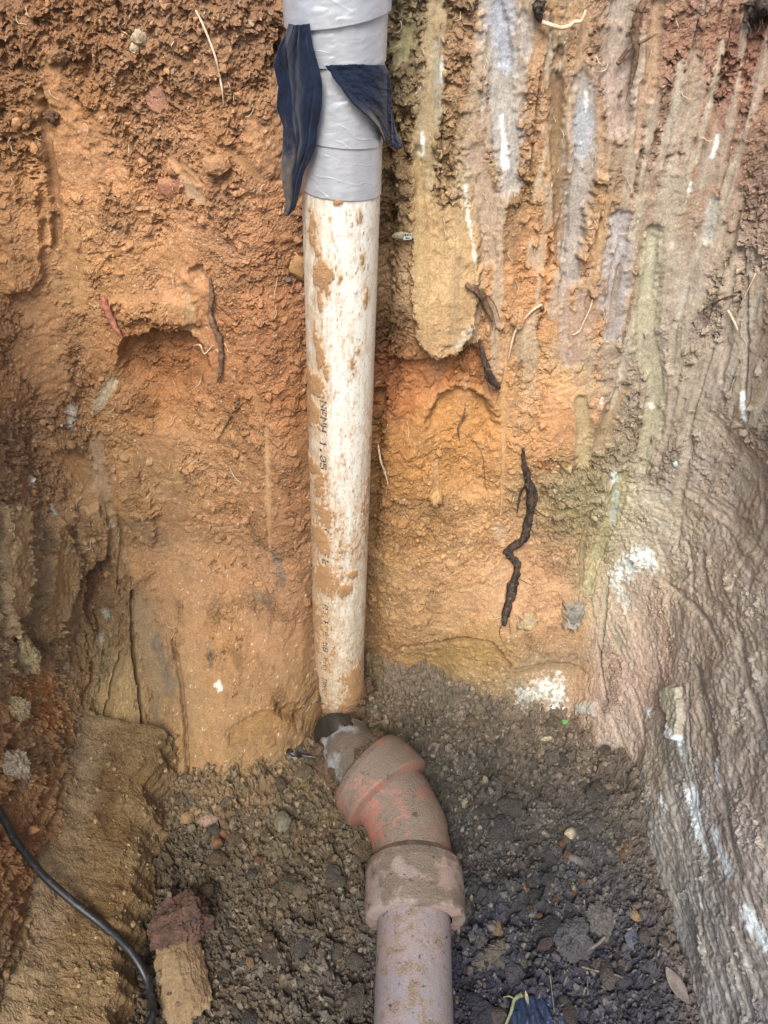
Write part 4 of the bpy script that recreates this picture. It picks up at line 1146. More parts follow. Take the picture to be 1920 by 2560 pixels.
white = np.array([0.66, 0.65, 0.58]); cream = np.array([0.56, 0.46, 0.31]); grey = np.array([0.46, 0.42, 0.32])
pc = white * (1 - 0.75 * STAIN[..., None]) + cream * 0.75 * STAIN[..., None]
lowg = (lower * sstep(-0.4, 0.4, fbm(A_ * 40, PZ * 9, 4, 545)))[..., None] * 0.8
pc = pc * (1 - lowg) + grey * lowg
pc = pc * (1 - 0.55 * dirt[..., None]) + 0.55 * dirt[..., None] * alb(120, 100, 70)
mcol = alb(176, 128, 82) * (1 + 0.25 * fbm(A_ * 60, PZ * 60, 4, 550))[..., None]
mcol = mcol * (1 - 0.45 * lower[..., None] * sstep(0.9, 1.5, mud)[..., None])
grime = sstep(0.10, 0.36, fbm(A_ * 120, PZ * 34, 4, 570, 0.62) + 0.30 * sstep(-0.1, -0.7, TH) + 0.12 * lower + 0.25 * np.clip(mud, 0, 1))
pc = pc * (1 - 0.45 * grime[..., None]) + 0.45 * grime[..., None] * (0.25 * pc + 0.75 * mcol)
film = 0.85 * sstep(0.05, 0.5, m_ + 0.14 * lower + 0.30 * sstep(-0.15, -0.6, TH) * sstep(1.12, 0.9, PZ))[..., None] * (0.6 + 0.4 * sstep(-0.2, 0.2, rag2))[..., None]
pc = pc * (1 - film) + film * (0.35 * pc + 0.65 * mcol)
pc = pc * (1 - MUDM[..., None]) + mcol * MUDM[..., None]
PRR = PR + MUDM * (0.0010 + 0.0016 * np.clip(mud, 0, 1.6) * (1 + 0.8 * rag2)) + 0.0004 * fbm(A_ * 300, PZ * 300, 2, 560) * MUDM
# mud caked low on the pipe, and the end drawn in where it is broken off
cake = sstep(0.075, -0.01, PZ + 0.02 * fbm(A_ * 40, PZ * 40, 3, 566))
PRR = PRR + cake * 0.006 * (1 + fbm(A_ * 120, PZ * 120, 3, 568))
pc = pc * (1 - 0.8 * cake[..., None]) + 0.8 * cake[..., None] * alb(104, 78, 58)
tip = np.clip((0.005 - PZ) / 0.10, 0, 1)
PRR = PRR * np.sqrt(np.clip(1 - 0.75 * tip ** 2, 0.05, 1))
PP = pipe_pt(TH, PZ, PRR)
m, n, l, b = new_mat("pipe_plastic")
a = n.new("ShaderNodeAttribute"); a.attribute_name = "Col"
l.new(a.outputs["Color"], b.inputs["Base Color"])
a2 = n.new("ShaderNodeAttribute"); a2.attribute_name = "mud"
mr = n.new("ShaderNodeMapRange"); mr.inputs[3].default_value = 0.33; mr.inputs[4].default_value = 0.92
l.new(a2.outputs["Fac"], mr.inputs[0]); l.new(mr.outputs[0], b.inputs["Roughness"])
nn = noise_node(n, l, 380, 5, 0.6); bp = n.new("ShaderNodeBump"); bp.inputs["Distance"].default_value = 0.002
l.new(nn.outputs[0], bp.inputs["Height"]); l.new(a2.outputs["Fac"], bp.inputs["Strength"]); l.new(bp.outputs[0], b.inputs["Normal"])
M_PIPE = m
M_INK = two_tone("printed_ink", (0.015, 0.015, 0.017), (0.05, 0.045, 0.04), 200, 0.7, 0.0)
pipe = empty("drain_pipe", (float(pipe_x(0.0)), PIPE_Y, -0.05), "upright white plastic drain pipe, mud-smeared, wrapped in silver tape at its top", "pipe")
under(pipe, obj("pipe_barrel", grid_mesh("pipe_barrel", PP, {"Col": np.clip(pc, .005, .85), "mud": np.clip(MUDM + cake + 0.4 * dirt + 0.3 * STAIN, 0, 1)}, close_u=True), M_PIPE))

# printed lettering, dot by dot, running down the pipe
FONT = {'N': "10001 11001 10101 10011 10001 10001 10001", 'E': "11111 10000 10000 11110 10000 10000 11111", 'H': "10001 10001 10001 11111 10001 10001 10001",
        '1': "00100 01100 00100 00100 00100 00100 01110", '0': "01110 10001 10011 10101 11001 10001 01110", '5': "11111 10000 11110 00001 00001 10001 01110",
        'P': "11110 10001 10001 11110 10000 10000 10000", 'I': "01110 00100 00100 00100 00100 00100 01110", 'M': "10001 11011 10101 10101 10001 10001 10001",
        'R': "11110 10001 10001 11110 10100 10010 10001", 'B': "11110 10001 10001 11110 10001 10001 11110", '.': "00000 00000 00000 00000 00000 01100 01100", 'T': "11111 00100 00100 00100 00100 00100 00100"}


def lettering(text, px, py0, py1, drop=0.12):
    th0, za = at_pipe(px, py0); th1, zb = at_pipe(px, py1)
    step_ = (za - zb) / max(len(text), 1)
    V, F = [], []
    rs = random.Random(sum(map(ord, text)))
    for ci_, ch in enumerate(text):
        if ch not in FONT: continue
        for r_, row in enumerate(FONT[ch].split()):
            for c_, v in enumerate(row):
                if v != '1' or rs.random() < drop: continue
                z = za - step_ * (ci_ + (c_ + 0.5) / 6.0)
                th = th0 + (3 - r_) * 0.0019 / PR + (za - z) * (th1 - th0) / max(za - zb, 1e-6)
                i_ = int(((th + np.pi) / (2 * np.pi)) * 250) % 250; j_ = min(np.searchsorted(pz, z), len(pz) - 1)
                r0 = PR + 0.0006
                if MUDM[i_, j_] > 0.5 and rs.random() < 0.45: continue
                k0 = len(V); hs = step_ / 6.0 * 0.52; ht = 0.0012 / PR
                for (da, db) in ((-ht, -hs * .5), (-ht * .4, -hs), (ht * .5, -hs), (ht, 0), (ht * .5, hs), (-ht * .5, hs)):
                    V.append(pipe_pt(np.array(th + da), np.array(z + db), r0))
                V.append(pipe_pt(np.array(th), np.array(z), r0 + 0.0002))
                F += [(k0 + a, k0 + (a + 1) % 6, k0 + 6) for a in range(6)]
    under(pipe, obj("printed_lettering", raw_mesh("printed_lettering", np.array(V), np.array(F)), M_INK, kind="stuff"))


lettering("NENH 1.05", 698, 866, 1016, 0.05)
lettering("PI PE", 703, 1142, 1225, 0.35)
lettering("MI PIR NB PN1", 703, 1306, 1452, 0.18)
lettering("IMMMI1", 701, 1464, 1506, 0.1)

# ---- silver tape over the cloth and pipe
m, n, l, b = new_mat("silver_tape")
n1 = noise_node(n, l, 60, 4, 0.55); n2 = noise_node(n, l, 900, 2, 0.5)
c_ = mixc(n, l, ramp(n, l, n1.outputs[0], [(0.35, 0.0), (0.65, 1.0)]), (0.50, 0.53, 0.57), (0.56, 0.59, 0.63))
l.new(c_, b.inputs["Base Color"])
b.inputs["Roughness"].default_value = 0.26; b.inputs["Metallic"].default_value = 0.45
b.inputs["Specular IOR Level"].default_value = 0.6
bp = n.new("ShaderNodeBump"); bp.inputs["Strength"].default_value = 0.25; bp.inputs["Distance"].default_value = 0.002
l.new(n1.outputs[0], bp.inputs["Height"]); l.new(bp.outputs[0], b.inputs["Normal"])
M_TAPE = m


def zf(px, py):
    return at_pipe(px, py)[1]


def tape(name, z_top, z_bot, r_top, r_bot, seed, wr=1.0, tiltt=0.0, tiltb=0.0, thick=0.0006):
    nz = 200; nth = 260
    t = np.linspace(0, 1, nz); th = np.linspace(-np.pi, np.pi, nth, endpoint=False)
    T_, H_ = np.broadcast_arrays(t[None, :], th[:, None])
    zt = z_top + tiltt * np.sin(H_); zb_ = z_bot + tiltb * np.sin(H_ - 0.4)
    z = zb_ + (zt - zb_) * T_
    r = r_bot + (r_top - r_bot) * T_
    a = H_ * 0.057
    r = r + wr * (0.0005 * np.abs(fbm((a + z * 0.35) * 26, (z - a * 0.3) * 70, 3, seed)) + 0.0006 * fbm(a * 18, z * 40, 3, seed + 4))
    ridge = np.abs(fbm((a + 0.5 * z) * 16, (z + 0.25 * a) * 44, 2, seed + 8))
    r = r + wr * 0.0004 * sstep(0.06, 0.0, ridge) * sstep(-0.2, 0.3, fbm(a * 9, z * 9, 2, seed + 9))
    lump = worley(a * 75, z * 75, seed + 12)
    r = r + wr * 0.0002 * sstep(0.35, 0.05, lump[0]) * (lump[2] > 0.75)
    Pq = pipe_pt(H_, z, r)
    inner = pipe_pt(th, zb_[:, 0], r[:, 0] - 0.004)[:, None, :]
    return under(pipe, obj(name, grid_mesh(name, np.concatenate([inner, Pq], 1), close_u=True), M_TAPE))


zA, zB, zC, zD, zE = zf(740, 436), zf(745, 305), zf(745, 147), zf(745, 42), 1.62
tape("tape_wrap", zB + 0.02, zA, 0.0572, 0.0566, 600, 0.9, 0.0, -0.0055)
tape("tape_wrap", zC + 0.03, zB - 0.01, 0.0588, 0.0584, 620, 1.2, 0.0, -0.006)
tape("tape_wrap", zD + 0.02, zC, 0.0630, 0.0606, 640, 1.2, 0.0, 0.000)
tape("tape_wrap", zE, zD - 0.004, 0.0668, 0.0660, 660, 1.2, 0.0, 0.009)

# ---- navy cloth tied under the tape
m, n, l, b = new_mat("navy_cloth")
n1 = noise_node(n, l, 30, 5, 0.6); n2 = noise_node(n, l, 1100, 3, 0.6); n3 = noise_node(n, l, 22, 6, 0.65)
c_ = mixc(n, l, ramp(n, l, n1.outputs[0], [(0.3, 0.0), (0.7, 1.0)]), (0.006, 0.009, 0.019), (0.011, 0.018, 0.040))
a = n.new("ShaderNodeAttribute"); a.attribute_name = "dust"
mm = n.new("ShaderNodeMath"); mm.operation = 'MULTIPLY'
l.new(a.outputs["Fac"], mm.inputs[0]); l.new(ramp(n, l, n3.outputs[0], [(0.45, 0.0), (0.62, 1.0)]), mm.inputs[1])
c_ = mixc(n, l, mm.outputs[0], c_, (0.20, 0.15, 0.10))
l.new(c_, b.inputs["Base Color"]); b.inputs["Roughness"].default_value = 0.95
b.inputs["Sheen Weight"].default_value = 0.12; b.inputs["Specular IOR Level"].default_value = 0.1
bp = n.new("ShaderNodeBump"); bp.inputs["Strength"].default_value = 0.4; bp.inputs["Distance"].default_value = 0.001
l.new(n2.outputs[0], bp.inputs["Height"]); l.new(bp.outputs[0], b.inputs["Normal"])
M_CLOTH = m
Zm = 1659 / 420.0


def zoom1(x, y):         # points read from an enlargement of the tape -> picture px
    return (640 + x / Zm) / S9, y / Zm / S9


def sheet(name, rows, front, folds, seed, dust=0.0, thick=0.0022, hemw=0.0):
    """cloth hanging between two drawn edges; front(x, z) gives its distance from the viewer"""
    rows = np.array(rows, float); nr, nc = 150, 70
    yy = np.linspace(rows[0, 0], rows[-1, 0], nr)
    xl = np.interp(yy, rows[:, 0], rows[:, 1]) + 5 * fbm(yy * 0.02, yy * 0, 3, seed); xr = np.interp(yy, rows[:, 0], rows[:, 2]) + 4 * fbm(yy * 0.02 + 9, yy * 0, 3, seed)
    Pq = np.zeros((nr, nc, 3)); dst = np.zeros((nr, nc))
    for i in range(nr):
        for j in range(nc):
            s = j / (nc - 1)
            px, py = zoom1(xl[i] + (xr[i] - xl[i]) * s, yy[i])
            Y = 1.07
            for _ in range(4):
                p = at_y(px, py, Y); Y = front(p[0], p[2], s, i / (nr - 1))
            Pq[i, j] = p
    sI, tI = np.meshgrid(np.linspace(0, 1, nc), np.linspace(0, 1, nr))
    f = folds(sI, tI)
    Pq[..., 1] -= f + 0.0048 * fbm(sI * 3.5, tI * 6, 4, seed + 3) + 0.0005 * fbm(sI * 20, tI * 26, 3, seed + 6)
    dst = dust * sstep(0.45, 0.7, tI) * sstep(0.65, 0.35, sI)
    me = grid_mesh(name, Pq, {"dust": dst})
    o = obj(name, me, M_CLOTH)
    so = o.modifiers.new("thickness", 'SOLIDIFY'); so.thickness = thick; so.offset = 0
    return o


cloth = empty("torn_cloth", (float(pipe_x(1.2)), PIPE_Y - 0.06, 1.1), "torn navy blue cloth tied round the pipe under silver tape", "cloth")


def front_left(x, z, s, t):
    dx = x - pipe_x(z); r = 0.066
    a = PIPE_Y - math.sqrt(max(r * r - dx * dx, 0)) if abs(dx) < r else PIPE_Y
    return min(a - 0.004, PIPE_Y - 0.030 - 0.02 * t) 


def folds_left(s, t):
    wob = 0.05 * np.sin(t * 7 + 1.0) + 0.04 * np.sin(t * 13)
    c1_, c2_, c3_ = 0.44 + 0.14 * t + wob, 0.20 + 0.06 * np.sin(t * 3) - wob, 0.78 + 0.05 * np.sin(t * 4 + 1)
    f = 0.008 * np.sin(np.pi * np.clip(s, 0, 1)) ** 0.7 + 0.004 * np.sin(t * 8 + s * 5) * (1 - s)
    f = f - 0.0050 * np.exp(-((s - c1_) / 0.055) ** 2) * (0.35 + 0.65 * t) - 0.0028 * np.exp(-((s - c2_) / 0.07) ** 2) * (1 - 0.5 * t) - 0.0022 * np.exp(-((s - c3_) / 0.04) ** 2)
    return f + 0.003 * np.exp(-((s - 0.62) / 0.1) ** 2) * np.sin(t * 5)


under(cloth, sheet("hanging_flap", [(235, 330, 520), (330, 300, 535), (450, 236, 560), (560, 205, 590), (640, 182, 618), (760, 205, 640), (850, 226, 650), (960, 214, 648), (1060, 206, 640), (1150, 232, 625), (1250, 270, 605),
      (1400, 270, 592), (1500, 262, 560), (1600, 256, 520), (1700, 256, 470), (1800, 268, 445), (1900, 284, 425), (1960, 300, 408), (2020, 296, 392), (2070, 284, 372), (2112, 288, 322)], front_left, folds_left, 700, 0.45)).__setitem__("label", "long creased flap hanging left of the pipe, dusty at its tip")


def front_right(x, z, s, t):
    dx = x - pipe_x(z); r = 0.0625
    if abs(dx) < r * 0.98:
        return PIPE_Y - math.sqrt(r * r - dx * dx) - 0.002
    return PIPE_Y - 0.012 + min((dx - r) * 0.6, 0.01)


under(cloth, sheet("triangular_flap", [(640, 690, 1262), (700, 735, 1300), (760, 765, 1318), (860, 850, 1332), (980, 930, 1336), (1080, 1050, 1330), (1150, 1130, 1322), (1230, 1198, 1308), (1300, 1238, 1304), (1386, 1268, 1300)],
                   front_right, lambda s, t: 0.0035 * np.exp(-(s / 0.09) ** 2) * 1.6 + 0.002 * np.sin(s * 9 + 3 * t) + 0.003 * t, 720, 0.25)).__setitem__("label", "triangular flap crossing the pipe to the right")
under(cloth, sheet("trailing_strip", [(1110, 1322, 1345), (1240, 1330, 1362), (1350, 1330, 1400), (1400, 1332, 1430), (1455, 1325, 1446)], lambda x, z, s, t: PIPE_Y - 0.005 + 0.02 * s, lambda s, t: 0.003 * np.sin(s * 8 + t * 3), 740, 0.1))

# ================================================================== CLAY DRAIN
def clay_mat(name, base, red, dirtc, dirt_lo=0.5, dirt_hi=0.62, scale=26):
    m, n, l, b = new_mat(name)
    n1 = noise_node(n, l, 9, 4, 0.6); n2 = noise_node(n, l, scale, 7, 0.66); n3 = noise_node(n, l, 330, 5, 0.6); n4 = noise_node(n, l, 60, 6, 0.7)
    c = mixc(n, l, ramp(n, l, n1.outputs[0], [(0.42, 0.0), (0.62, 1.0)]), base, red)
    up = n.new("ShaderNodeNewGeometry"); sx = n.new("ShaderNodeSeparateXYZ"); l.new(up.outputs["Normal"], sx.inputs[0])
    ad = n.new("ShaderNodeMath"); ad.operation = 'MULTIPLY_ADD'; l.new(sx.outputs[2], ad.inputs[0]); ad.inputs[1].default_value = 0.10; l.new(n2.outputs[0], ad.inputs[2])
    f = ramp(n, l, ad.outputs[0], [(dirt_lo, 0.0), (dirt_hi, 1.0)])
    c = mixc(n, l, f, c, dirtc)
    f2 = ramp(n, l, n4.outputs[0], [(0.60, 0.0), (0.66, 1.0)])
    c = mixc(n, l, f2, c, (0.05, 0.042, 0.036))
    c = mixc(n, l, 1.0, c, ramp(n, l, n3.outputs[0], [(0.3, 0.75), (0.7, 1.25)]), 'MULTIPLY')
    l.new(c, b.inputs["Base Color"]); b.inputs["Roughness"].default_value = 0.62; b.inputs["Specular IOR Level"].default_value = 0.4
    bp = n.new("ShaderNodeBump"); bp.inputs["Distance"].default_value = 0.004
    mr = n.new("ShaderNodeMapRange"); mr.inputs[3].default_value = 0.12; mr.inputs[4].default_value = 0.8
    l.new(f, mr.inputs[0]); l.new(mr.outputs[0], bp.inputs["Strength"])
    sm = n.new("ShaderNodeMath"); sm.operation = 'ADD'; l.new(n3.outputs[0], sm.inputs[0]); l.new(n4.outputs[0], sm.inputs[1])
    l.new(sm.outputs[0], bp.inputs["Height"]); l.new(bp.outputs[0], b.inputs["Normal"])
    return m


M_CLAY = clay_mat("glazed_clay", (0.17, 0.155, 0.165), (0.20, 0.155, 0.148), (0.17, 0.13, 0.095), 0.58, 0.68)
M_COLLAR = clay_mat("dusty_clay_collar", (0.20, 0.165, 0.148), (0.23, 0.155, 0.13), (0.13, 0.105, 0.08), 0.48, 0.60)
M_BEND = clay_mat("red_clay_bend", (0.185, 0.098, 0.074), (0.23, 0.086, 0.062), (0.135, 0.104, 0.08), 0.44, 0.58)


def revolve(name, pts, rings, mat, parent, seed, nth=120, amp=0.0012, sub=1):
    """pts: axis points, rings: [(position 0..1 along the axis, radius)] -> swept body with changing radius"""
    pts = np.array(pts, float)
    L = np.concatenate([[0], np.cumsum(np.linalg.norm(np.diff(pts, axis=0), axis=1))]); L /= L[-1]
    pos = np.array([r_[0] for r_ in rings]); rad = np.array([r_[1] for r_ in rings])
    out = []
    th = np.linspace(0, 2 * np.pi, nth, endpoint=False)
    # densify between rings
    pp, rr = [], []
    for k_ in range(len(rings) - 1):
        n_ = max(int(abs(pos[k_ + 1] - pos[k_]) * 90), 1)
        for q in range(n_):
            f_ = q / n_; pp.append(pos[k_] + (pos[k_ + 1] - pos[k_]) * f_); rr.append(rad[k_] + (rad[k_ + 1] - rad[k_]) * f_)
    pp.append(pos[-1]); rr.append(rad[-1])

    def ax(t): return np.array([np.interp(t, L, pts[:, c]) for c in range(3)])
    for p_, r_ in zip(pp, rr):
        c0 = ax(np.clip(p_, 0, 1)); T = ax(min(p_ + 0.05, 1)) - ax(max(p_ - 0.05, 0)); T /= np.linalg.norm(T)
        c0 = c0 + T * (p_ - np.clip(p_, 0, 1)) * 0.3
        a_ = np.cross(T, [0, 0, 1.0]); a_ /= np.linalg.norm(a_); b_ = np.cross(a_, T)
        r2 = r_ + amp * fbm(th * 1.2 + np.cos(th) * 2, th * 0 + p_ * 4, 3, seed) + 0.4 * amp * fbm(np.cos(th) * 9 + seed, np.sin(th) * 9 + p_ * 40, 3, seed + 3)
        out.append(c0 + np.outer(np.cos(th) * r2, a_) + np.outer(np.sin(th) * r2, b_))
    Pq = np.array(out).transpose(1, 0, 2)
    o = obj(name, grid_mesh(name, Pq, close_u=True), mat)
    return under(parent, o) if parent else o


cp = empty("clay_pipe", (0.05, 0.35, 0.05), "straight pinkish grey clay pipe lying along the floor, running out of the picture", "pipe")
revolve("pipe_barrel", [(0.038, -0.30, 0.045), (0.044, 0.30, 0.048), (0.055, 0.62, 0.052)], [(0, 0.040), (0, 0.0655), (1.0, 0.0655)], M_CLAY, cp, 810)
cb = empty("clay_bend", (0.03, 0.78, 0.05), "dusty red clay pipe bend with wide collars at both ends", "pipe")
AX = [(0.056, 0.585, 0.052), (0.057, 0.70, 0.056), (0.047, 0.752, 0.062), (0.024, 0.800, 0.070), (-0.006, 0.840, 0.077), (-0.042, 0.874, 0.082)]
revolve("collar", AX[:2] , [(0.0, 0.066), (0.0, 0.086), (0.03, 0.0905), (0.08, 0.0915), (0.72, 0.0915), (0.85, 0.088), (1.0, 0.072), (1.05, 0.064)], M_COLLAR, cb, 820)
revolve("bend_body", AX[1:5], [(-0.05, 0.072), (0.25, 0.076), (0.6, 0.077), (1.0, 0.076)], M_BEND, cb, 830, amp=0.0015)
revolve("hub", [AX[3], AX[4], AX[5]], [(0.16, 0.074), (0.20, 0.082), (0.25, 0.094), (0.28, 0.0965), (0.80, 0.094), (0.93, 0.088), (1.0, 0.074), (1.02, 0.055)], M_BEND, cb, 840, amp=0.0015)
gs = empty("plastic_sleeve", (-0.09, 0.95, 0.06), "broken grey plastic sleeve between clay bend and white pipe", "pipe fitting")
M_GREY = clay_mat("grey_plastic", (0.20, 0.215, 0.23), (0.23, 0.245, 0.255), (0.11, 0.09, 0.07), 0.42, 0.56, 30)
so_ = revolve("sleeve_wall", [(-0.020, 0.856, 0.076), (-0.064, 0.915, 0.056), (-0.092, 0.975, 0.026)], [(0, 0.056), (0.60, 0.0565), (0.88, 0.057)], M_GREY, gs, 850)
# bite a ragged hole into the sleeve's upper left
me = so_.data
bm = bmesh.new(); bm.from_mesh(me)
hc = Vector((-0.102, 0.978, 0.072))
rm = [v for v in bm.verts if (v.co - hc).length < 0.034 + 0.009 * math.sin(v.co.x * 130 + v.co.y * 70) + 0.006 * math.sin(v.co.x * 410 - v.co.z * 290)]
bmesh.ops.delete(bm, geom=rm, context='VERTS'); bm.to_mesh(me); bm.free()
sd_ = so_.modifiers.new("thickness", 'SOLIDIFY'); sd_.thickness = 0.004; sd_.offset = -1
m, n, l, b = new_mat("standing_water"); b.inputs["Base Color"].default_value = (0.02, 0.018, 0.015, 1); b.inputs["Roughness"].default_value = 0.04
wp = at_z(722, 1580, 0.02)
th = np.linspace(0, 2 * np.pi, 28, endpoint=False)
V = [(wp[0] + 0.004, wp[1], 0.02)] + [(wp[0] + 0.004 + 0.05 * math.cos(t), wp[1] + 0.05 * math.sin(t), 0.02) for t in th]
obj("water", raw_mesh("water", V, [(0, 1 + i, 1 + (i + 1) % 28) for i in range(28)]), m, kind="structure")

# ================================================================== ROOTS, CABLE AND OTHER THINGS ON THE WALLS
M_ROOT_DARK = two_tone("dark_root_bark", (0.020, 0.015, 0.013), (0.075, 0.050, 0.036), 90, 0.85, 0.9, 260, (0.4, 0.62), stretch=(1, 1, 0.35), c3=(0.16, 0.13, 0.10))
M_ROOT_BROWN = two_tone("brown_root_bark", (0.10, 0.060, 0.036), (0.22, 0.14, 0.09), 90, 0.9, 0.8, 300)
M_ROOT_PALE = two_tone("pale_root", (0.50, 0.36, 0.23), (0.62, 0.50, 0.36), 120, 0.7, 0.2, 400)
M_ROOT_RED = two_tone("red_root", (0.30, 0.10, 0.065), (0.40, 0.18, 0.12), 120, 0.6, 0.3, 400)
M_RUBBER = two_tone("black_cable_sheath", (0.008, 0.009, 0.010), (0.016, 0.017, 0.018), 60, 0.42, 0.15, 500, c3=(0.06, 0.06, 0.06), spec=0.5)


def root(pts, rad, mat, label, off=0.004, cat="root", name="root", bump=0.25, seed=1, twigs=(), sides=12, group=None):
    base = [wall_at(px, py, off) for px, py in pts]
    # keep the run even: pull stray depths towards the line
    base = np.array(base)
    if len(base) > 3:
        b2 = base.copy(); b2[1:-1, 1] = np.minimum(base[1:-1, 1], 0.5 * (base[:-2, 1] + base[2:, 1]) + 0.006); base = b2
    o = obj(name, tube_mesh(name, base, rad, sides=sides, bump=bump, seed=seed, sub=7), mat, label=label, cat=cat, group=group)
    for tw, r_ in twigs:
        q = np.array([wall_at(px, py, off + 0.002) for px, py in tw])
        t_ = obj("rootlet", tube_mesh("rootlet", q, [r_] * (len(q) - 1) + [r_ * 0.4], sides=6, bump=0.1, seed=seed + 3, sub=5), mat)
        t_.parent = o
    return o


root([(1128, 962), (1132, 1000), (1140, 1040), (1146, 1080), (1140, 1120), (1128, 1158), (1100, 1180), (1098, 1192), (1116, 1212), (1112, 1240), (1104, 1280), (1094, 1320), (1090, 1346)],
     [.0022, .005, .0075, .0085, .009, .009, .008, .0075, .0075, .0082, .0098, .0088, .005], M_ROOT_DARK, "thick black kinked root hanging on the orange wall right of the pipe", 0.007, bump=0.55, seed=5,
     twigs=[([(1150, 1090), (1172, 1108), (1190, 1112)], .0010), ([(1118, 1245), (1150, 1262)], .0009), ([(1092, 1330), (1080, 1360), (1092, 1390)], .0007), ([(1142, 1030), (1124, 1060), (1118, 1100)], .0024),
            ([(1150, 1040), (1158, 1070), (1150, 1100)], .0026), ([(1100, 1335), (1104, 1365)], .0007)])
root([(458, 596), (462, 640), (460, 672), (468, 700), (480, 728), (484, 760), (480, 800), (474, 822)], [.002, .004, .0045, .0055, .0055, .0045, .0035, .001], M_ROOT_BROWN, "brown woody root beside the hollow left of the pipe", 0.008, bump=0.5, seed=8,
     twigs=[([(462, 636), (472, 660)], .0015), ([(484, 755), (494, 770)], .0012), ([(480, 800), (492, 820)], .0008)])
root([(1033, 728), (1040, 752), (1048, 780), (1060, 810), (1076, 832)], [.002, .004, .005, .007, .003], M_ROOT_DARK, "short dark root dangling below the clay plate", 0.016, bump=0.5, seed=11,
     twigs=[([(1042, 755), (1046, 800), (1062, 850)], .0007), ([(1060, 815), (1040, 800), (1030, 806)], .0006), ([(1076, 835), (1070, 860)], .0006)])
root([(1005, 612), (1030, 625), (1045, 650), (1062, 690)], [.004, .006, .006, .002], M_ROOT_BROWN, "frayed brown root stub at the edge of the clay plate", 0.008, bump=0.7, seed=13,
     twigs=[([(1035, 630), (1060, 660), (1070, 700)], .0012), ([(1030, 630), (1055, 670), (1064, 710)], .0012), ([(1040, 625), (1066, 650), (1078, 690)], .0010), ([(1028, 640), (1046, 690)], .0010)])
root([(1170, 655), (1150, 668), (1128, 690), (1112, 714), (1104, 745), (1096, 775)], [.0022, .0021, .002, .0019, .0018, .001], M_ROOT_PALE, "long pale thin root curving down across orange soil", 0.006, bump=0.1, seed=15, sides=8)
root([(1278, 645), (1272, 668), (1258, 696), (1250, 715), (1236, 722)], [.0014, .0016, .0016, .0014, .0008], M_ROOT_PALE, "pale hair root on smooth mauve clay", 0.004, bump=0.1, seed=17, sides=8)
root([(430, 22), (446, 50), (460, 92), (470, 128), (480, 166), (484, 196), (487, 228)], [.0012, .0015, .0015, .0015, .0014, .0013, .0007], M_ROOT_PALE, "pale thin root hanging left of the tape at the top of the wall", 0.007, bump=0.1, seed=19, sides=8)
root([(1166, 44), (1180, 50), (1206, 56), (1226, 54), (1238, 46), (1252, 42), (1262, 20)], [.0028, .0028, .0028, .0028, .0026, .0022, .0014], M_ROOT_PALE, "pale stout root lying in an S near the top edge", 0.012, bump=0.15, seed=21, sides=8)
root([(226, 638), (234, 664), (246, 692), (258, 714), (266, 728)], [.004, .0062, .0056, .004, .001], M_ROOT_RED, "short pinkish red root pointing into the left hollow", 0.007, bump=0.35, seed=23)
root([(1388, 0), (1376, 30), (1368, 66), (1372, 110), (1362, 150), (1358, 190)], [.004, .006, .005, .0045, .0035, .001], M_ROOT_BROWN, "knotty brown root with branches at the top right", 0.012, bump=0.5, seed=25,
     twigs=[([(1372, 80), (1340, 118), (1330, 134), (1352, 120)], .0028), ([(1372, 90), (1396, 80), (1410, 72)], .0022), ([(1368, 60), (1346, 70)], .0015), ([(1362, 150), (1350, 200), (1346, 214)], .0010), ([(1376, 30), (1356, 18)], .0015)])
root([(1168, 0), (1160, 24), (1164, 46)], [.008, .007, .003], M_ROOT_DARK, "dark root stub at the top edge above the S-shaped root", 0.010, bump=0.6, seed=27)
root([(1172, 660), (1166, 680), (1160, 708)], [.003, .0045, .001], M_ROOT_BROWN, "shrivelled brown root tip beside the long pale root", 0.005, bump=0.6, seed=29)
root([(1005, 878), (1000, 900), (990, 916), (992, 950)], [.0012, .0022, .0018, .0006], M_ROOT_BROWN, "small tangled root in the orange hollow", 0.005, bump=0.5, seed=31,
     twigs=[([(1000, 900), (984, 886)], .0010), ([(1002, 900), (1012, 890)], .0008), ([(1012, 930), (1040, 980), (1048, 1040), (1056, 1060)], .0007)])
root([(828, 950), (834, 985), (840, 1005), (846, 1030)], [.0018, .002, .002, .0006], M_ROOT_PALE, "fibrous pale root beside the right edge of the white pipe", 0.02, bump=0.2, seed=33, sides=8,
     twigs=[([(832, 975), (818, 985)], .0006), ([(838, 1000), (850, 1010)], .0006), ([(846, 1028), (842, 1060)], .0006)])
root([(420, 742), (434, 742), (450, 748), (466, 742)], [.0010, .0016, .0016, .0008], M_ROOT_PALE, "short pale curl of root in the left hollow's edge", 0.008, bump=0.1, seed=35, sides=8)
root([(518, 868), (500, 896), (488, 920), (470, 945), (452, 952)], [.002, .0022, .0015, .001, .0006], M_ROOT_BROWN, "thin dark root slanting below the left hollow", 0.004, bump=0.3, seed=37, sides=8)
root([(498, 1008), (510, 1030), (525, 1040)], [.0007, .0008, .0005], M_ROOT_PALE, "pale hooked hair root on the smooth left wall", 0.004, bump=0.1, seed=39, sides=6)
root([(1576, 668), (1590, 690), (1600, 712)], [.0018, .0018, .0008], M_ROOT_PALE, "pale splintered root at the right-hand edge", 0.006, bump=0.2, seed=41, sides=8,
     twigs=[([(1640, 590), (1600, 670)], .0012)])
root([(1538, 690), (1520, 660), (1580, 640), (1610, 640)], [.001, .0018, .0016, .0008], M_ROOT_DARK, "dark bent twig at the right-hand edge", 0.006, bump=0.3, seed=43, sides=8)
root([(890, 1480), (850, 1450), (826, 1470), (800, 1500)][::-1], [.0022, .0025, .0022, .001], M_ROOT_DARK, "dark root slanting up from the foot of the white pipe", 0.012, bump=0.3, seed=45)

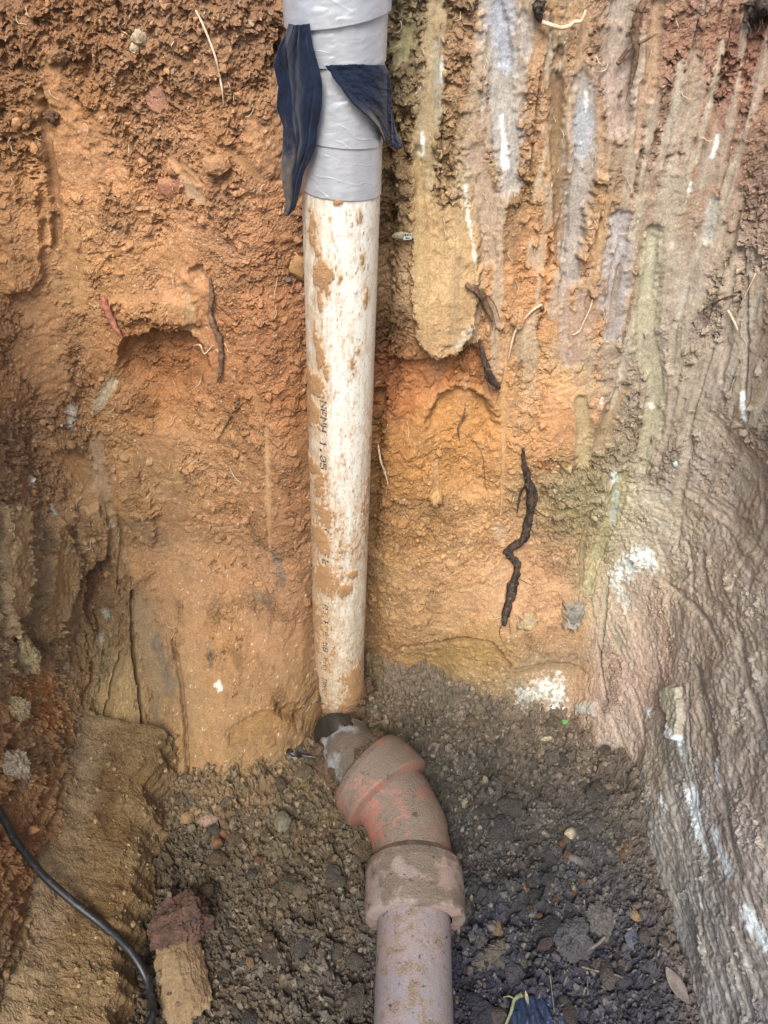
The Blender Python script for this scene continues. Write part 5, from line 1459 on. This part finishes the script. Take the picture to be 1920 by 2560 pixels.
def surf_at(px, py, off):
    """the nearest of wall, bench and floor along a line of sight, lifted towards the open pit"""
    best = None
    k_ = np.argmin((_wpx - px) ** 2 + (_wpy - py) ** 2); cand = []
    cand.append((wall_at(px, py), np.sqrt(((_wpx - px) ** 2 + (_wpy - py) ** 2).min())))
    cand.append((bench_at(px, py), np.sqrt(((_bpx - px) ** 2 + (_bpy - py) ** 2).min())))
    cand.append((floor_at(px, py), 0.0))
    for p_, e_ in cand:
        if e_ > 8: continue
        t_ = proj(*p_)[2]
        if best is None or t_ < best[0]: best = (t_, p_)
    d = ray(px, py); return best[1] - d / np.linalg.norm(d) * off


root([(1659, 6), (1640, 22), (1618, 30), (1606, 46)], [.010, .008, .006, .002], M_ROOT_DARK, "dark tangled root clump in the top right corner", 0.02, bump=0.7, seed=47,
     twigs=[([(1640, 20), (1650, 50), (1640, 72)], .0012), ([(1625, 28), (1640, 60)], .0010), ([(1612, 36), (1628, 62), (1622, 80)], .0010), ([(1630, 10), (1600, 6)], .0020), ([(1650, 30), (1659, 66)], .0010)])

# fine root hairs all over the walls
V, F, k0 = [], [], 0
hv, hf = [], []
for i in range(150):
    px, py = random.uniform(20, 1640), random.uniform(10, 1420)
    if 600 < px < 830: continue
    a0 = random.uniform(0.9, 2.2); L_ = random.uniform(14, 55); cur = random.uniform(-0.06, 0.06)
    pts = []
    for s_ in range(5):
        pts.append(wall_at(px, py, random.uniform(0.003, 0.007))); px += math.cos(a0) * L_ / 5; py += math.sin(a0) * L_ / 5; a0 += cur * L_ / 5 * random.uniform(0, 2)
    A = tube_arrays(np.array(pts), [0.0006] * 4 + [0.0003], sides=4, sub=3)
    n_, s_ = A.shape[:2]
    hv.append(A.reshape(-1, 3))
    for a in range(n_ - 1):
        for c in range(4):
            hf.append((k0 + a * 4 + c, k0 + a * 4 + (c + 1) % 4, k0 + (a + 1) * 4 + (c + 1) % 4, k0 + (a + 1) * 4 + c))
    k0 += n_ * 4
obj("root_hairs", raw_mesh("root_hairs", np.concatenate(hv), np.array(hf)), M_ROOT_PALE, label="fine pale root hairs scattered over the soil", kind="stuff")

# crumbs of soil clinging to the walls
cv, cf, cc, k0 = [], [], [], 0
Vt, Ft = ico(1)
rs = np.random.default_rng(21)
ii = np.arange(np.searchsorted(U, UL[0] - 0.75), np.searchsorted(U, UL[3] + 0.7))
cnt = 0
while cnt < 5200:
    i = rs.choice(ii); j = rs.integers(12, len(Z) - 12)
    if SM[i, j] > 0.3 or rs.random() > 0.25 + patch[i, j] * RG[i, j]: continue
    r_ = min(0.0016 * (1 + rs.pareto(2.6)), 0.0085)
    v = (Vt * (1 + 0.35 * rs.uniform(-1, 1, (len(Vt), 1)))) * r_ * rs.uniform(0.6, 1.3, 3)
    v = v @ rotm(rs).T + WALLP[i, j] + N[i, j] * r_ * 0.3
    cv.append(v); cf.append(Ft + k0); cc.append(np.repeat((C[i, j] * rs.uniform(0.8, 1.2))[None], len(v), 0)); k0 += len(v); cnt += 1
M_CRUMB = soil_mat("crumb_soil", bump=0.4, use_smooth=False)
obj("soil_crumbs", raw_mesh("soil_crumbs", np.concatenate(cv), np.concatenate(cf), {"Col": np.concatenate(cc)}, smooth=False), M_CRUMB, label="loose crumbs of tan soil clinging to the pit walls", kind="stuff")


def lump(name, pos, size, c1_, c2_, label, cat, seed, sub=4, rough=0.35, angular=0.5, rz=0.0, c3=None, scale=60, group=None, rough_mat=0.9, smooth=False):
    v, f = lump_verts(sub, size, seed, rough, angular)
    ca, sa = math.cos(rz), math.sin(rz)
    v = v @ np.array([[ca, sa, 0], [-sa, ca, 0], [0, 0, 1]])
    o = obj(name, raw_mesh(name, v, f, smooth=smooth), two_tone(name + "_surface", c1_, c2_, scale, rough_mat, 0.6, 320, c3=c3), label=label, cat=cat, group=group)
    o.location = pos
    return o


lump("clay_lump", wall_at(46, 1420, 0.008), (0.024, 0.020, 0.042), alb(158, 132, 94), alb(176, 152, 112), "pale ragged clay lump hanging on the left wall, the upper and larger", "clay lump", 31, 5, 0.42, 0.12)
lump("clay_lump", wall_at(28, 1532, 0.006), (0.022, 0.016, 0.026), alb(150, 126, 92), alb(172, 148, 112), "small pale clay lump on the left wall below a larger one", "clay lump", 33, 5, 0.42, 0.12)
lump("clay_lump", wall_at(30, 1655, 0.004), (0.022, 0.016, 0.034), alb(150, 126, 106), alb(176, 156, 140), "whitish grey clay lump at the left edge above the cable", "clay lump", 35, 5, 0.42, 0.12)
lump("lime_lump", wall_at(1385, 1208, 0.002), (0.022, 0.014, 0.024), alb(225, 225, 224), alb(200, 196, 190), "white chalky lime lump stuck in the grey right wall", "lime lump", 37, 4, 0.5, c3=alb(150, 130, 112))
lump("red_stone", wall_at(368, 404, -0.011), (0.029, 0.016, 0.019), alb(178, 116, 88), alb(162, 104, 80), "flat brick-red stone set in the left wall", "stone", 39, 4, 0.15, 0.7, c3=alb(176, 130, 92))
lump("quartz_pebble", wall_at(303, 80, 0.002), (0.012, 0.010, 0.012), alb(196, 176, 150), alb(160, 130, 104), "cream pebble in the upper left wall, the larger of two", "stone", 41, 3, 0.3)
lump("quartz_pebble", wall_at(288, 105, 0.002), (0.0085, 0.008, 0.0085), alb(206, 190, 160), alb(170, 140, 110), "small cream pebble just below a larger one in the upper left wall", "stone", 43, 3, 0.3)
lump("soil_block", wall_at(470, 358, 0.004), (0.022, 0.016, 0.017), alb(176, 126, 86), alb(160, 112, 74), "angular tan soil block jutting from the left wall", "soil block", 45, 4, 0.2, 0.8)
lump("pink_stone", wall_at(340, 215, -0.008), (0.026, 0.012, 0.024), alb(178, 122, 98), alb(160, 108, 86), "dull pink gouged stone in the upper left wall", "stone", 47, 4, 0.35, 0.7)
lump("ochre_stone", wall_at(644, 580, 0.004), (0.016, 0.014, 0.024), alb(180, 132, 88), alb(170, 120, 72), "tan stone wedged against the left side of the white pipe", "stone", 49, 4, 0.2, 0.8)
lump("grey_flake", wall_at(1245, 1325, 0.006), (0.017, 0.010, 0.028), alb(150, 144, 136), alb(132, 124, 116), "grey clay tongue on the wall right of the black root", "clay lump", 51, 4, 0.3)
lump("white_pebble", wall_at(1462, 1000, 0.004), (0.0055, 0.005, 0.007), alb(214, 216, 220), alb(190, 190, 192), "tiny white pebble in grey clay on the right wall", "stone", 53, 3, 0.2)
lump("soil_lump", wall_at(130, 120, 0.0), (0.018, 0.014, 0.014), alb(150, 110, 74), alb(130, 92, 62), "brown crumbly soil lump in the top left corner", "soil lump", 55, 4, 0.5)
lump("soil_lump", wall_at(115, 250, 0.0), (0.014, 0.012, 0.010), alb(120, 84, 58), alb(100, 70, 50), "dark soil lump above the dark scrape on the left", "soil lump", 57, 4, 0.5)
lump("soil_lump", wall_at(1120, 690, 0.0), (0.012, 0.010, 0.020), alb(190, 142, 100), alb(176, 126, 88), "tan soil lump right of the long pale root", "soil lump", 59, 4, 0.4)
lump("grey_pebble", wall_at(622, 604, 0.004), (0.006, 0.005, 0.0045), alb(90, 80, 78), alb(110, 98, 92), "small dark grey pebble left of the white pipe", "stone", 61, 3, 0.2)

# the scrap with faded print, poking out right of the pipe
sp = wall_at(872, 505, 0.010)
scrap = empty("plastic_scrap", sp, "grey plastic scrap with faded dark print, sticking out right of the pipe", "plastic scrap")
v, f = lump_verts(3, (0.0165, 0.004, 0.0065), 63, 0.12, 0.8)
under(scrap, obj("scrap_body", raw_mesh("scrap_body", v + sp, f), two_tone("scrap_plastic", alb(150, 138, 112), alb(132, 118, 96), 80, 0.5, 0.2)))
V, F = [], []
for (x_, z_, w_, h_) in [(0.004, 0.0015, 0.0026, 0.0030), (0.0075, 0.0015, 0.0018, 0.0030), (0.0100, 0.0016, 0.0018, 0.0030), (0.0128, 0.0018, 0.0012, 0.0028), (0.0055, -0.0028, 0.0050, 0.0018), (0.0112, -0.0024, 0.0016, 0.0016)]:
    k_ = len(V); V += [(x_, 0, z_), (x_ + w_, 0, z_), (x_ + w_, 0, z_ + h_), (x_, 0, z_ + h_)]; F.append((k_, k_ + 1, k_ + 2, k_ + 3))
pl_ = obj("print_ground", raw_mesh("print_ground", [(sp[0] + x_, sp[1] - 0.0050, sp[2] + z_) for x_, z_ in ((0.002, -0.005), (0.0155, -0.004), (0.0155, 0.0056), (0.004, 0.0052))], [(0, 1, 2, 3)], smooth=False), two_tone("print_white", alb(196, 200, 196), alb(170, 172, 166), 200, 0.5, 0.0))
under(scrap, pl_)
under(scrap, obj("print", raw_mesh("print", np.array(V) + sp + np.array([0, -0.0054, 0]), F, smooth=False), M_INK))

# leaves
M_LEAF = two_tone("green_leaf", (0.05, 0.16, 0.045), (0.09, 0.24, 0.06), 90, 0.5, 0.2)


def leaf(name, pos, L_, W_, rz, tilt, mat, label, curl=0.2, roll=0.0, cat="leaf"):
    t = np.linspace(0, 1, 18); s = np.linspace(-1, 1, 9)
    T_, S_ = np.meshgrid(t, s, indexing='ij')
    w_ = W_ * np.sin(np.pi * np.clip(T_, 0.01, 0.99)) ** 0.75
    x = (T_ - 0.5) * L_; y = S_ * w_ * 0.5; z = curl * L_ * (T_ - 0.5) ** 2 + 0.35 * np.abs(S_) * w_ * curl + 0.0006 * fbm(T_ * 9, S_ * 5, 2, int(L_ * 1e4))
    o = obj(name, grid_mesh(name, np.stack([x, y, z], -1)), mat, label=label, cat=cat)
    so = o.modifiers.new("thickness", 'SOLIDIFY'); so.thickness = 0.0006
    o.location = pos; o.rotation_euler = (roll, tilt, rz)
    return o


leaf("green_leaf", floor_at(1218, 1556, 0.010), 0.026, 0.010, 0.2, -0.1, M_LEAF, "small bright green leaf at the foot of the back wall, right of the clay bend", 0.3, 0.5)

# ---- black cable at the lower left
CP_ = [(0, 1758), (34, 1818), (80, 1884), (150, 1945), (225, 1996), (285, 2050), (320, 2110), (329, 2165), (326, 2205)]
cpts = np.array([surf_at(px, py, 0.020) for px, py in CP_])
for _ in range(1): cpts[1:-1] = 0.5 * cpts[1:-1] + 0.25 * (cpts[:-2] + cpts[2:])
cpts = np.concatenate([[cpts[0] * 2 - cpts[1] + np.array([-0.01, 0.0, 0.03])], cpts, [cpts[-1] + np.array([-0.03, -0.06, -0.005]), cpts[-1] + np.array([-0.09, -0.12, -0.005])]])
obj("cable", tube_mesh("cable", cpts, [0.0066] * len(cpts), sides=20, sub=10), M_RUBBER, label="thick black cable looping over the clay bench at lower left", cat="cable")
wpts = [(609, 1594), (616, 1612), (632, 1626), (655, 1634), (692, 1640)]
obj("wire_scrap", tube_mesh("wire_scrap", [floor_at(px, py, 0.008) for px, py in wpts], [.003, .0055, .006, .005, .003], sides=10, bump=0.25, seed=4, sub=6), M_RUBBER, label="short bent scrap of black tubing left of the clay bend", cat="tubing")

# ================================================================== FLOOR DEBRIS
lump("iron_clod", floor_at(388, 1992, 0.018), (0.054, 0.046, 0.042), alb(84, 60, 52, 0.75), alb(108, 76, 62, 0.75), "large dark reddish-brown crusty clod beside the clay bench", "clod", 72, 5, 0.26, 0.1, 0.5, c3=alb(50, 46, 50), scale=45)
lump("stone_slab", floor_at(392, 2105, 0.012), (0.046, 0.075, 0.022), alb(164, 132, 96, 0.66), alb(148, 116, 84, 0.66), "flat tan sandstone slab below the reddish-brown clod", "stone slab", 73, 5, 0.22, 0.75, 0.25, scale=30)
NAMED = [("pink_cobble", (452, 1768), (0.022, 0.016, 0.014), (176, 140, 122), (150, 116, 100), "rounded pinkish stone at the foot of the left bank", 81),
         ("tan_cobble", (404, 1766), (0.016, 0.012, 0.010), (168, 132, 90), (146, 112, 74), "tan wedge-shaped stone left of the rounded pinkish stone", 82),
         ("green_grey_cobble", (610, 1778), (0.024, 0.016, 0.012), (140, 128, 108), (112, 104, 88), "mottled green-grey stone left of the clay bend", 83),
         ("rust_cobble", (482, 1800), (0.012, 0.010, 0.009), (144, 92, 58), (120, 78, 50), "rusty brown knobbly stone, upper of a pair", 84),
         ("rust_cobble", (470, 1822), (0.012, 0.010, 0.008), (136, 88, 56), (112, 74, 48), "rusty brown knobbly stone, lower of a pair", 85),
         ("white_cobble", (1234, 1796), (0.013, 0.011, 0.010), (190, 176, 150), (150, 132, 108), "cream white stone right of the clay bend", 86),
         ("long_grey_stone", (1242, 1856), (0.010, 0.019, 0.008), (120, 114, 112), (100, 96, 94), "long grey stone below the cream white stone", 87),
         ("slate_chip", (1376, 2034), (0.022, 0.017, 0.004), (104, 108, 126), (88, 92, 110), "smooth blue-grey oval stone at lower right", 88),
         ("ochre_clod", (1080, 1990), (0.016, 0.013, 0.010), (136, 104, 76), (112, 88, 66), "ochre brown clod right of the clay collar", 89),
         ("dark_clod", (1085, 2060), (0.050, 0.026, 0.020), (104, 92, 82), (84, 76, 70), "long dark crumbly clod beside the straight clay pipe", 90),
         ("slate_clod", (1240, 2030), (0.036, 0.030, 0.016), (96, 90, 96), (80, 76, 84), "broad blue-grey clod at lower right", 91),
         ("grey_clod", (1300, 1990), (0.030, 0.022, 0.012), (114, 104, 104), (96, 90, 92), "flat grey clod below the orange stones", 92),
         ("brown_clod", (845, 2140), (0.028, 0.024, 0.016), (102, 88, 80), (84, 74, 70), "round brown clod left of the straight clay pipe", 93),
         ("yellow_stone", (1370, 1985), (0.012, 0.010, 0.008), (158, 124, 84), (132, 104, 74), "yellowish stone near the right wall", 94)]
for (nm, pp_, sz, c1_, c2_, lb, sdd) in NAMED:
    lump(nm, floor_at(pp_[0], pp_[1], sz[2] * 0.5), sz, alb(*c1_, 0.68), alb(*c2_, 0.68), lb, "clod" if "clod" in nm else "stone", sdd, 5 if "clod" in nm else 3, 0.38 if "clod" in nm else 0.25, 0.15 if "clod" in nm else 0.6, rz=sdd * 0.7, scale=90)

# loose stones: a shared set of shapes, each stone its own object on the floor
STONE_MESH = []
for k_ in range(14):
    v, f = lump_verts(2, (1.0, random.uniform(0.65, 0.95), random.uniform(0.5, 0.8)), 900 + k_, 0.28, 0.7)
    STONE_MESH.append(raw_mesh("stone", v, f, smooth=False))
m, n, l, b = new_mat("loose_stone")
oi = n.new("ShaderNodeObjectInfo"); n1 = noise_node(n, l, 2.2, 6, 0.65); n2 = noise_node(n, l, 7, 4, 0.6)
c_ = mixc(n, l, 1.0, oi.outputs["Color"], ramp(n, l, n1.outputs[0], [(0.3, 0.6), (0.7, 1.35)]), 'MULTIPLY')
l.new(c_, b.inputs["Base Color"]); b.inputs["Roughness"].default_value = 0.88; b.inputs["Specular IOR Level"].default_value = 0.3
bp = n.new("ShaderNodeBump"); bp.inputs["Strength"].default_value = 0.7; bp.inputs["Distance"].default_value = 0.15
l.new(n2.outputs[0], bp.inputs["Height"]); l.new(bp.outputs[0], b.inputs["Normal"])
for me in STONE_MESH: me.materials.append(m)
rs = np.random.default_rng(77)


def blocked(x, y):
    if abs(x - 0.05) < 0.085 and y < 0.72: return True
    for ax_ in AX:
        if math.hypot(x - ax_[0], y - ax_[1]) < 0.085: return True
    if math.hypot(x + 0.08, y - 0.97) < 0.08 or math.hypot(x + 0.106, y - 1.11) < 0.09: return True
    return False


def floor_tone(x, y):
    i, j = min(np.searchsorted(FX, x), len(FX) - 1), min(np.searchsorted(FY, y), len(FY) - 1)
    return FC[max(i - 3, 0):i + 3, max(j - 3, 0):j + 3].reshape(-1, 3).mean(0)


PAL = [alb(*c_, 0.62) for c_ in [(150, 128, 98), (134, 104, 72), (120, 112, 106), (98, 90, 84), (162, 140, 116), (110, 84, 60), (92, 90, 100)]]
ORANGE = [(1130, 1940), (1150, 1955), (1165, 1975), (1145, 1965), (1210, 1790), (1212, 1830), (1225, 1850), (1240, 1930), (1200, 1945), (700, 1800), (590, 1900), (560, 1860), (640, 1930), (1350, 1830), (1345, 1845), (540, 2080), (1260, 1900), (1175, 1990)]
count = 0
spots = [(floor_at(px, py), rs.uniform(0.006, 0.010), alb(*random.choice([(150, 104, 70), (140, 92, 64), (156, 116, 80)]), 0.7)) for px, py in ORANGE]
while len(spots) < 250:
    x, y = rs.uniform(-0.44, 0.52), rs.uniform(0.34, 1.05)
    if blocked(x, y) or (x < -0.36 and y < 0.8) or (y > 0.95 and x < 0.0): continue
    px, py, _ = proj(x, y, 0.02)
    if not (150 < px < 1520 and 1500 < py < 2225): continue
    r_ = min(0.0048 * (1 + rs.pareto(1.9)), 0.019)
    tone = floor_tone(x, y); c_ = PAL[rs.integers(len(PAL))]
    k_ = 0.35 if px > 950 else 0.55
    spots.append((np.array([x, y, floor_z(x, y)]), r_, tone * (1 - k_) * 1.25 + c_ * k_))
for (p_, r_, c_) in spots:
    o = bpy.data.objects.new("stone", STONE_MESH[rs.integers(len(STONE_MESH))])
    COL.objects.link(o)
    o.parent = pit_floor
    o.location = (p_[0], p_[1], floor_z(p_[0], p_[1]) + r_ * 0.25)
    o.scale = (r_ * rs.uniform(0.8, 1.3), r_ * rs.uniform(0.8, 1.2), r_)
    o.rotation_euler = (rs.uniform(-0.4, 0.4), rs.uniform(-0.4, 0.4), rs.uniform(0, 6.3))
    q = np.clip(c_ * rs.uniform(0.8, 1.25), 0.01, 0.7)
    o.color = (*q, 1)

# clods of the dug soil lying about
CLOD_MESH = []
for k_ in range(7):
    v, f = lump_verts(3, (1.0, random.uniform(0.7, 0.95), random.uniform(0.5, 0.7)), 930 + k_, 0.42, 0.35)
    CLOD_MESH.append(raw_mesh("clod", v, f, smooth=False)); CLOD_MESH[-1].materials.append(m)
k_ = 0
while k_ < 46:
    x, y = rs.uniform(-0.38, 0.46), rs.uniform(0.36, 0.95)
    if blocked(x, y): continue
    r_ = rs.uniform(0.011, 0.026)
    o = bpy.data.objects.new("clod", CLOD_MESH[rs.integers(len(CLOD_MESH))]); COL.objects.link(o); o.parent = pit_floor
    o.location = (x, y, floor_z(x, y) + r_ * 0.05); o.scale = (r_ * rs.uniform(0.9, 1.4), r_ * rs.uniform(0.8, 1.2), r_ * 0.9); o.rotation_euler = (rs.uniform(-.3, .3), rs.uniform(-.3, .3), rs.uniform(0, 6.3))
    o.color = (*np.clip(floor_tone(x, y) * rs.uniform(0.85, 1.35), 0.01, 0.6), 1); k_ += 1

# gravel and crumbs too small to count
gv, gf, gc, k0 = [], [], [], 0
cnt = 0
while cnt < 8000:
    x, y = rs.uniform(-0.45, 0.54), rs.uniform(0.33, 1.12)
    if (x < -0.40 and y < 0.8) or (abs(x - 0.05) < 0.062 and y < 0.6): continue
    dens = 0.12 + 0.88 * sstep(-0.1, 0.35, perlin(x * 9, y * 9, 950))
    if rs.random() > dens: continue
    r_ = min(0.0015 * (1 + rs.pareto(1.9)), 0.0075)
    v = (Vt * (1 + 0.35 * rs.uniform(-1, 1, (len(Vt), 1)))) * r_ * rs.uniform(0.7, 1.3, 3)
    v = v @ rotm(rs).T + np.array([x, y, floor_z(x, y) + r_ * 0.35])
    tone = floor_tone(x, y); k_ = rs.uniform(0, 0.5)
    c_ = tone * (1 - k_) * rs.uniform(0.8, 1.5) + PAL[rs.integers(len(PAL))] * k_
    gv.append(v); gf.append(Ft + k0); gc.append(np.repeat(np.clip(c_, .008, .7)[None], len(v), 0)); k0 += len(v); cnt += 1
obj("gravel", raw_mesh("gravel", np.concatenate(gv), np.concatenate(gf), {"Col": np.concatenate(gc)}, smooth=False), M_CRUMB, label="fine dark gravel and soil crumbs over the pit floor", kind="stuff")

# crumbs lying on the bench
bvv, bff, bcc, k0 = [], [], [], 0
for _ in range(700):
    q = BENCH[rs.integers(len(BENCH))]
    r_ = min(0.0015 * (1 + rs.pareto(2.5)), 0.006)
    v = (Vt * (1 + 0.3 * rs.uniform(-1, 1, (len(Vt), 1)))) * r_ @ rotm(rs).T + q + np.array([0, 0, r_ * 0.3])
    bvv.append(v); bff.append(Ft + k0); k0 += len(v); bcc.append(np.repeat((alb(164, 130, 92, 0.85) * rs.uniform(0.8, 1.2))[None], len(v), 0))
obj("bench_crumbs", raw_mesh("bench_crumbs", np.concatenate(bvv), np.concatenate(bff), {"Col": np.concatenate(bcc)}, smooth=False), M_CRUMB, label="tan crumbs lying on the clay bench", kind="stuff")

# leaves, twigs and scraps on the floor
M_DRY = two_tone("dry_leaf", alb(126, 112, 108), alb(104, 92, 90), 60, 0.8, 0.4)
M_PALE_LEAF = two_tone("bleached_leaf", alb(170, 156, 132), alb(140, 126, 106), 60, 0.8, 0.4)
leaf("dry_leaf", floor_at(1462, 2128, 0.012), 0.060, 0.026, -1.15, 0.1, M_DRY, "grey-brown dry leaf lying by the right wall at the bottom", 0.15)
leaf("dry_leaf", floor_at(1182, 1590, 0.010), 0.030, 0.012, 0.3, 0.1, M_PALE_LEAF, "pale dry leaf scrap below the small green leaf", 0.3)
leaf("pale_seed_husk", floor_at(1138, 2155, 0.010), 0.024, 0.006, 1.6, 0.3, M_PALE_LEAF, "small white husk standing above the blue plastic scrap", 0.2)
M_TWIG = two_tone("twig", alb(120, 108, 100), alb(90, 80, 74), 80, 0.9, 0.5)
for (pts, r_, lb) in [([(1268, 2052), (1290, 2040), (1306, 2026)], 0.0032, "stout grey twig above the blue-grey oval stone"), ([(1255, 2092), (1290, 2094), (1330, 2106), (1345, 2112)], 0.0016, "thin brown twig below the blue-grey oval stone"),
                      ([(1186, 2092), (1192, 2140), (1196, 2190)], 0.0009, "hair-thin upright stem left of the thin brown twig"), ([(1268, 2094), (1270, 2150)], 0.0011, "short thin stem hanging from the thin brown twig"),
                      ([(1188, 1906), (1198, 1890)], 0.0018, "pale wood splinter on the dark soil right of the clay collar")]:
    obj("twig", tube_mesh("twig", [floor_at(px, py, 0.008) for px, py in pts], [r_] * len(pts), sides=7, bump=0.15, sub=5), M_PALE_LEAF if "splinter" in lb else M_TWIG, label=lb, cat="twig")
# crumpled blue plastic
bp_ = floor_at(1155, 2195, 0.012)
T_, S_ = np.meshgrid(np.linspace(-1, 1, 50), np.linspace(-1, 1, 50), indexing='ij')
zz = 0.016 * (1 - 0.5 * (T_ ** 2 + S_ ** 2)) + 0.010 * np.abs(fbm(T_ * 2.2, S_ * 1.4, 4, 970)) + 0.004 * np.sin(T_ * 14 + S_ * 3)
sh = np.stack([bp_[0] + 0.050 * T_ * (1 - 0.25 * S_), bp_[1] - 0.02 + 0.050 * S_ + 0.006 * fbm(T_ * 4, S_ * 4, 2, 973), bp_[2] - 0.008 + zz], -1)
o = obj("plastic_bag", grid_mesh("plastic_bag", sh), two_tone("blue_plastic", (0.012, 0.026, 0.062), (0.020, 0.030, 0.055), 30, 0.45, 0.3, 200, c3=alb(90, 84, 84, 0.6)), label="crumpled dirty blue plastic scrap at the bottom edge", cat="plastic scrap")
so = o.modifiers.new("thickness", 'SOLIDIFY'); so.thickness = 0.0012
M_STEM = two_tone("yellow_stem", alb(132, 136, 98, 0.8), alb(108, 110, 80, 0.8), 60, 0.7, 0.3)
st = obj("plant_stem", tube_mesh("plant_stem", [floor_at(px, py, 0.022) for px, py in [(1092, 2215), (1104, 2185), (1112, 2158), (1130, 2142)]], [.0022, .0028, .003, .0045], sides=8, bump=0.3, sub=6), M_STEM, label="yellow-green rotting stem beside the blue plastic scrap", cat="stem")
o = obj("side_shoot", tube_mesh("side_shoot", [floor_at(px, py, 0.022) for px, py in [(1112, 2158), (1100, 2152), (1088, 2150)]], [.0016, .0012, .0006], sides=6, sub=4), M_STEM); o.parent = st

# mud heaped round the foot of the white pipe and on the clay bend
mv, mf, mc, k0 = [], [], [], 0
V3, F3 = ico(2)
for qn in range(430):
    t = rs.uniform(0, 6.28); d_ = rs.uniform(0.050, 0.078)
    x, y = -0.106 + d_ * math.cos(t), PIPE_Y + d_ * math.sin(t)
    if qn > 150:       # soil banked against both sides of the sleeve
        s_ = rs.uniform(-0.1, 0.75); sg_ = rs.choice([-1, 1]); x = -0.03 - 0.075 * s_ + sg_ * rs.uniform(0.040, 0.072) * 0.8; y = 0.865 + 0.115 * s_ + sg_ * rs.uniform(0.040, 0.072) * 0.55
    if qn <= 150 and y < 1.05 and abs(x + 0.105) < 0.028: continue
    r_ = rs.uniform(0.005, 0.016) if qn <= 330 else rs.uniform(0.002, 0.007)
    z = max(floor_z(x, y), -0.03) + (rs.uniform(0, 0.035) if qn <= 150 else rs.uniform(0.0, 0.05))
    if qn > 330:       # and crumbs lying on top of it and of the hub
        s_ = rs.uniform(-0.5, 0.75); o_ = rs.uniform(-0.03, 0.03); x = -0.03 - 0.055 * s_ + 0.8 * o_; y = 0.865 + 0.09 * s_ + 0.55 * o_
        z = 0.072 - 0.035 * max(s_, 0) + math.sqrt((0.056 if s_ > 0.2 else 0.088) ** 2 - o_ * o_) + 0.001
    v = (V3 * (1 + 0.3 * rs.uniform(-1, 1, (len(V3), 1)))) * r_ @ rotm(rs).T + np.array([x, y, z])
    mv.append(v); mf.append(F3 + k0); k0 += len(v); mc.append(np.repeat((alb(112, 86, 64, 0.62) * rs.uniform(0.6, 1.2))[None], len(v), 0))
obj("mud_heap", raw_mesh("mud_heap", np.concatenate(mv), np.concatenate(mf), {"Col": np.concatenate(mc)}, smooth=False), M_CRUMB, label="brown mud crumbs heaped round the foot of the white pipe", kind="stuff")
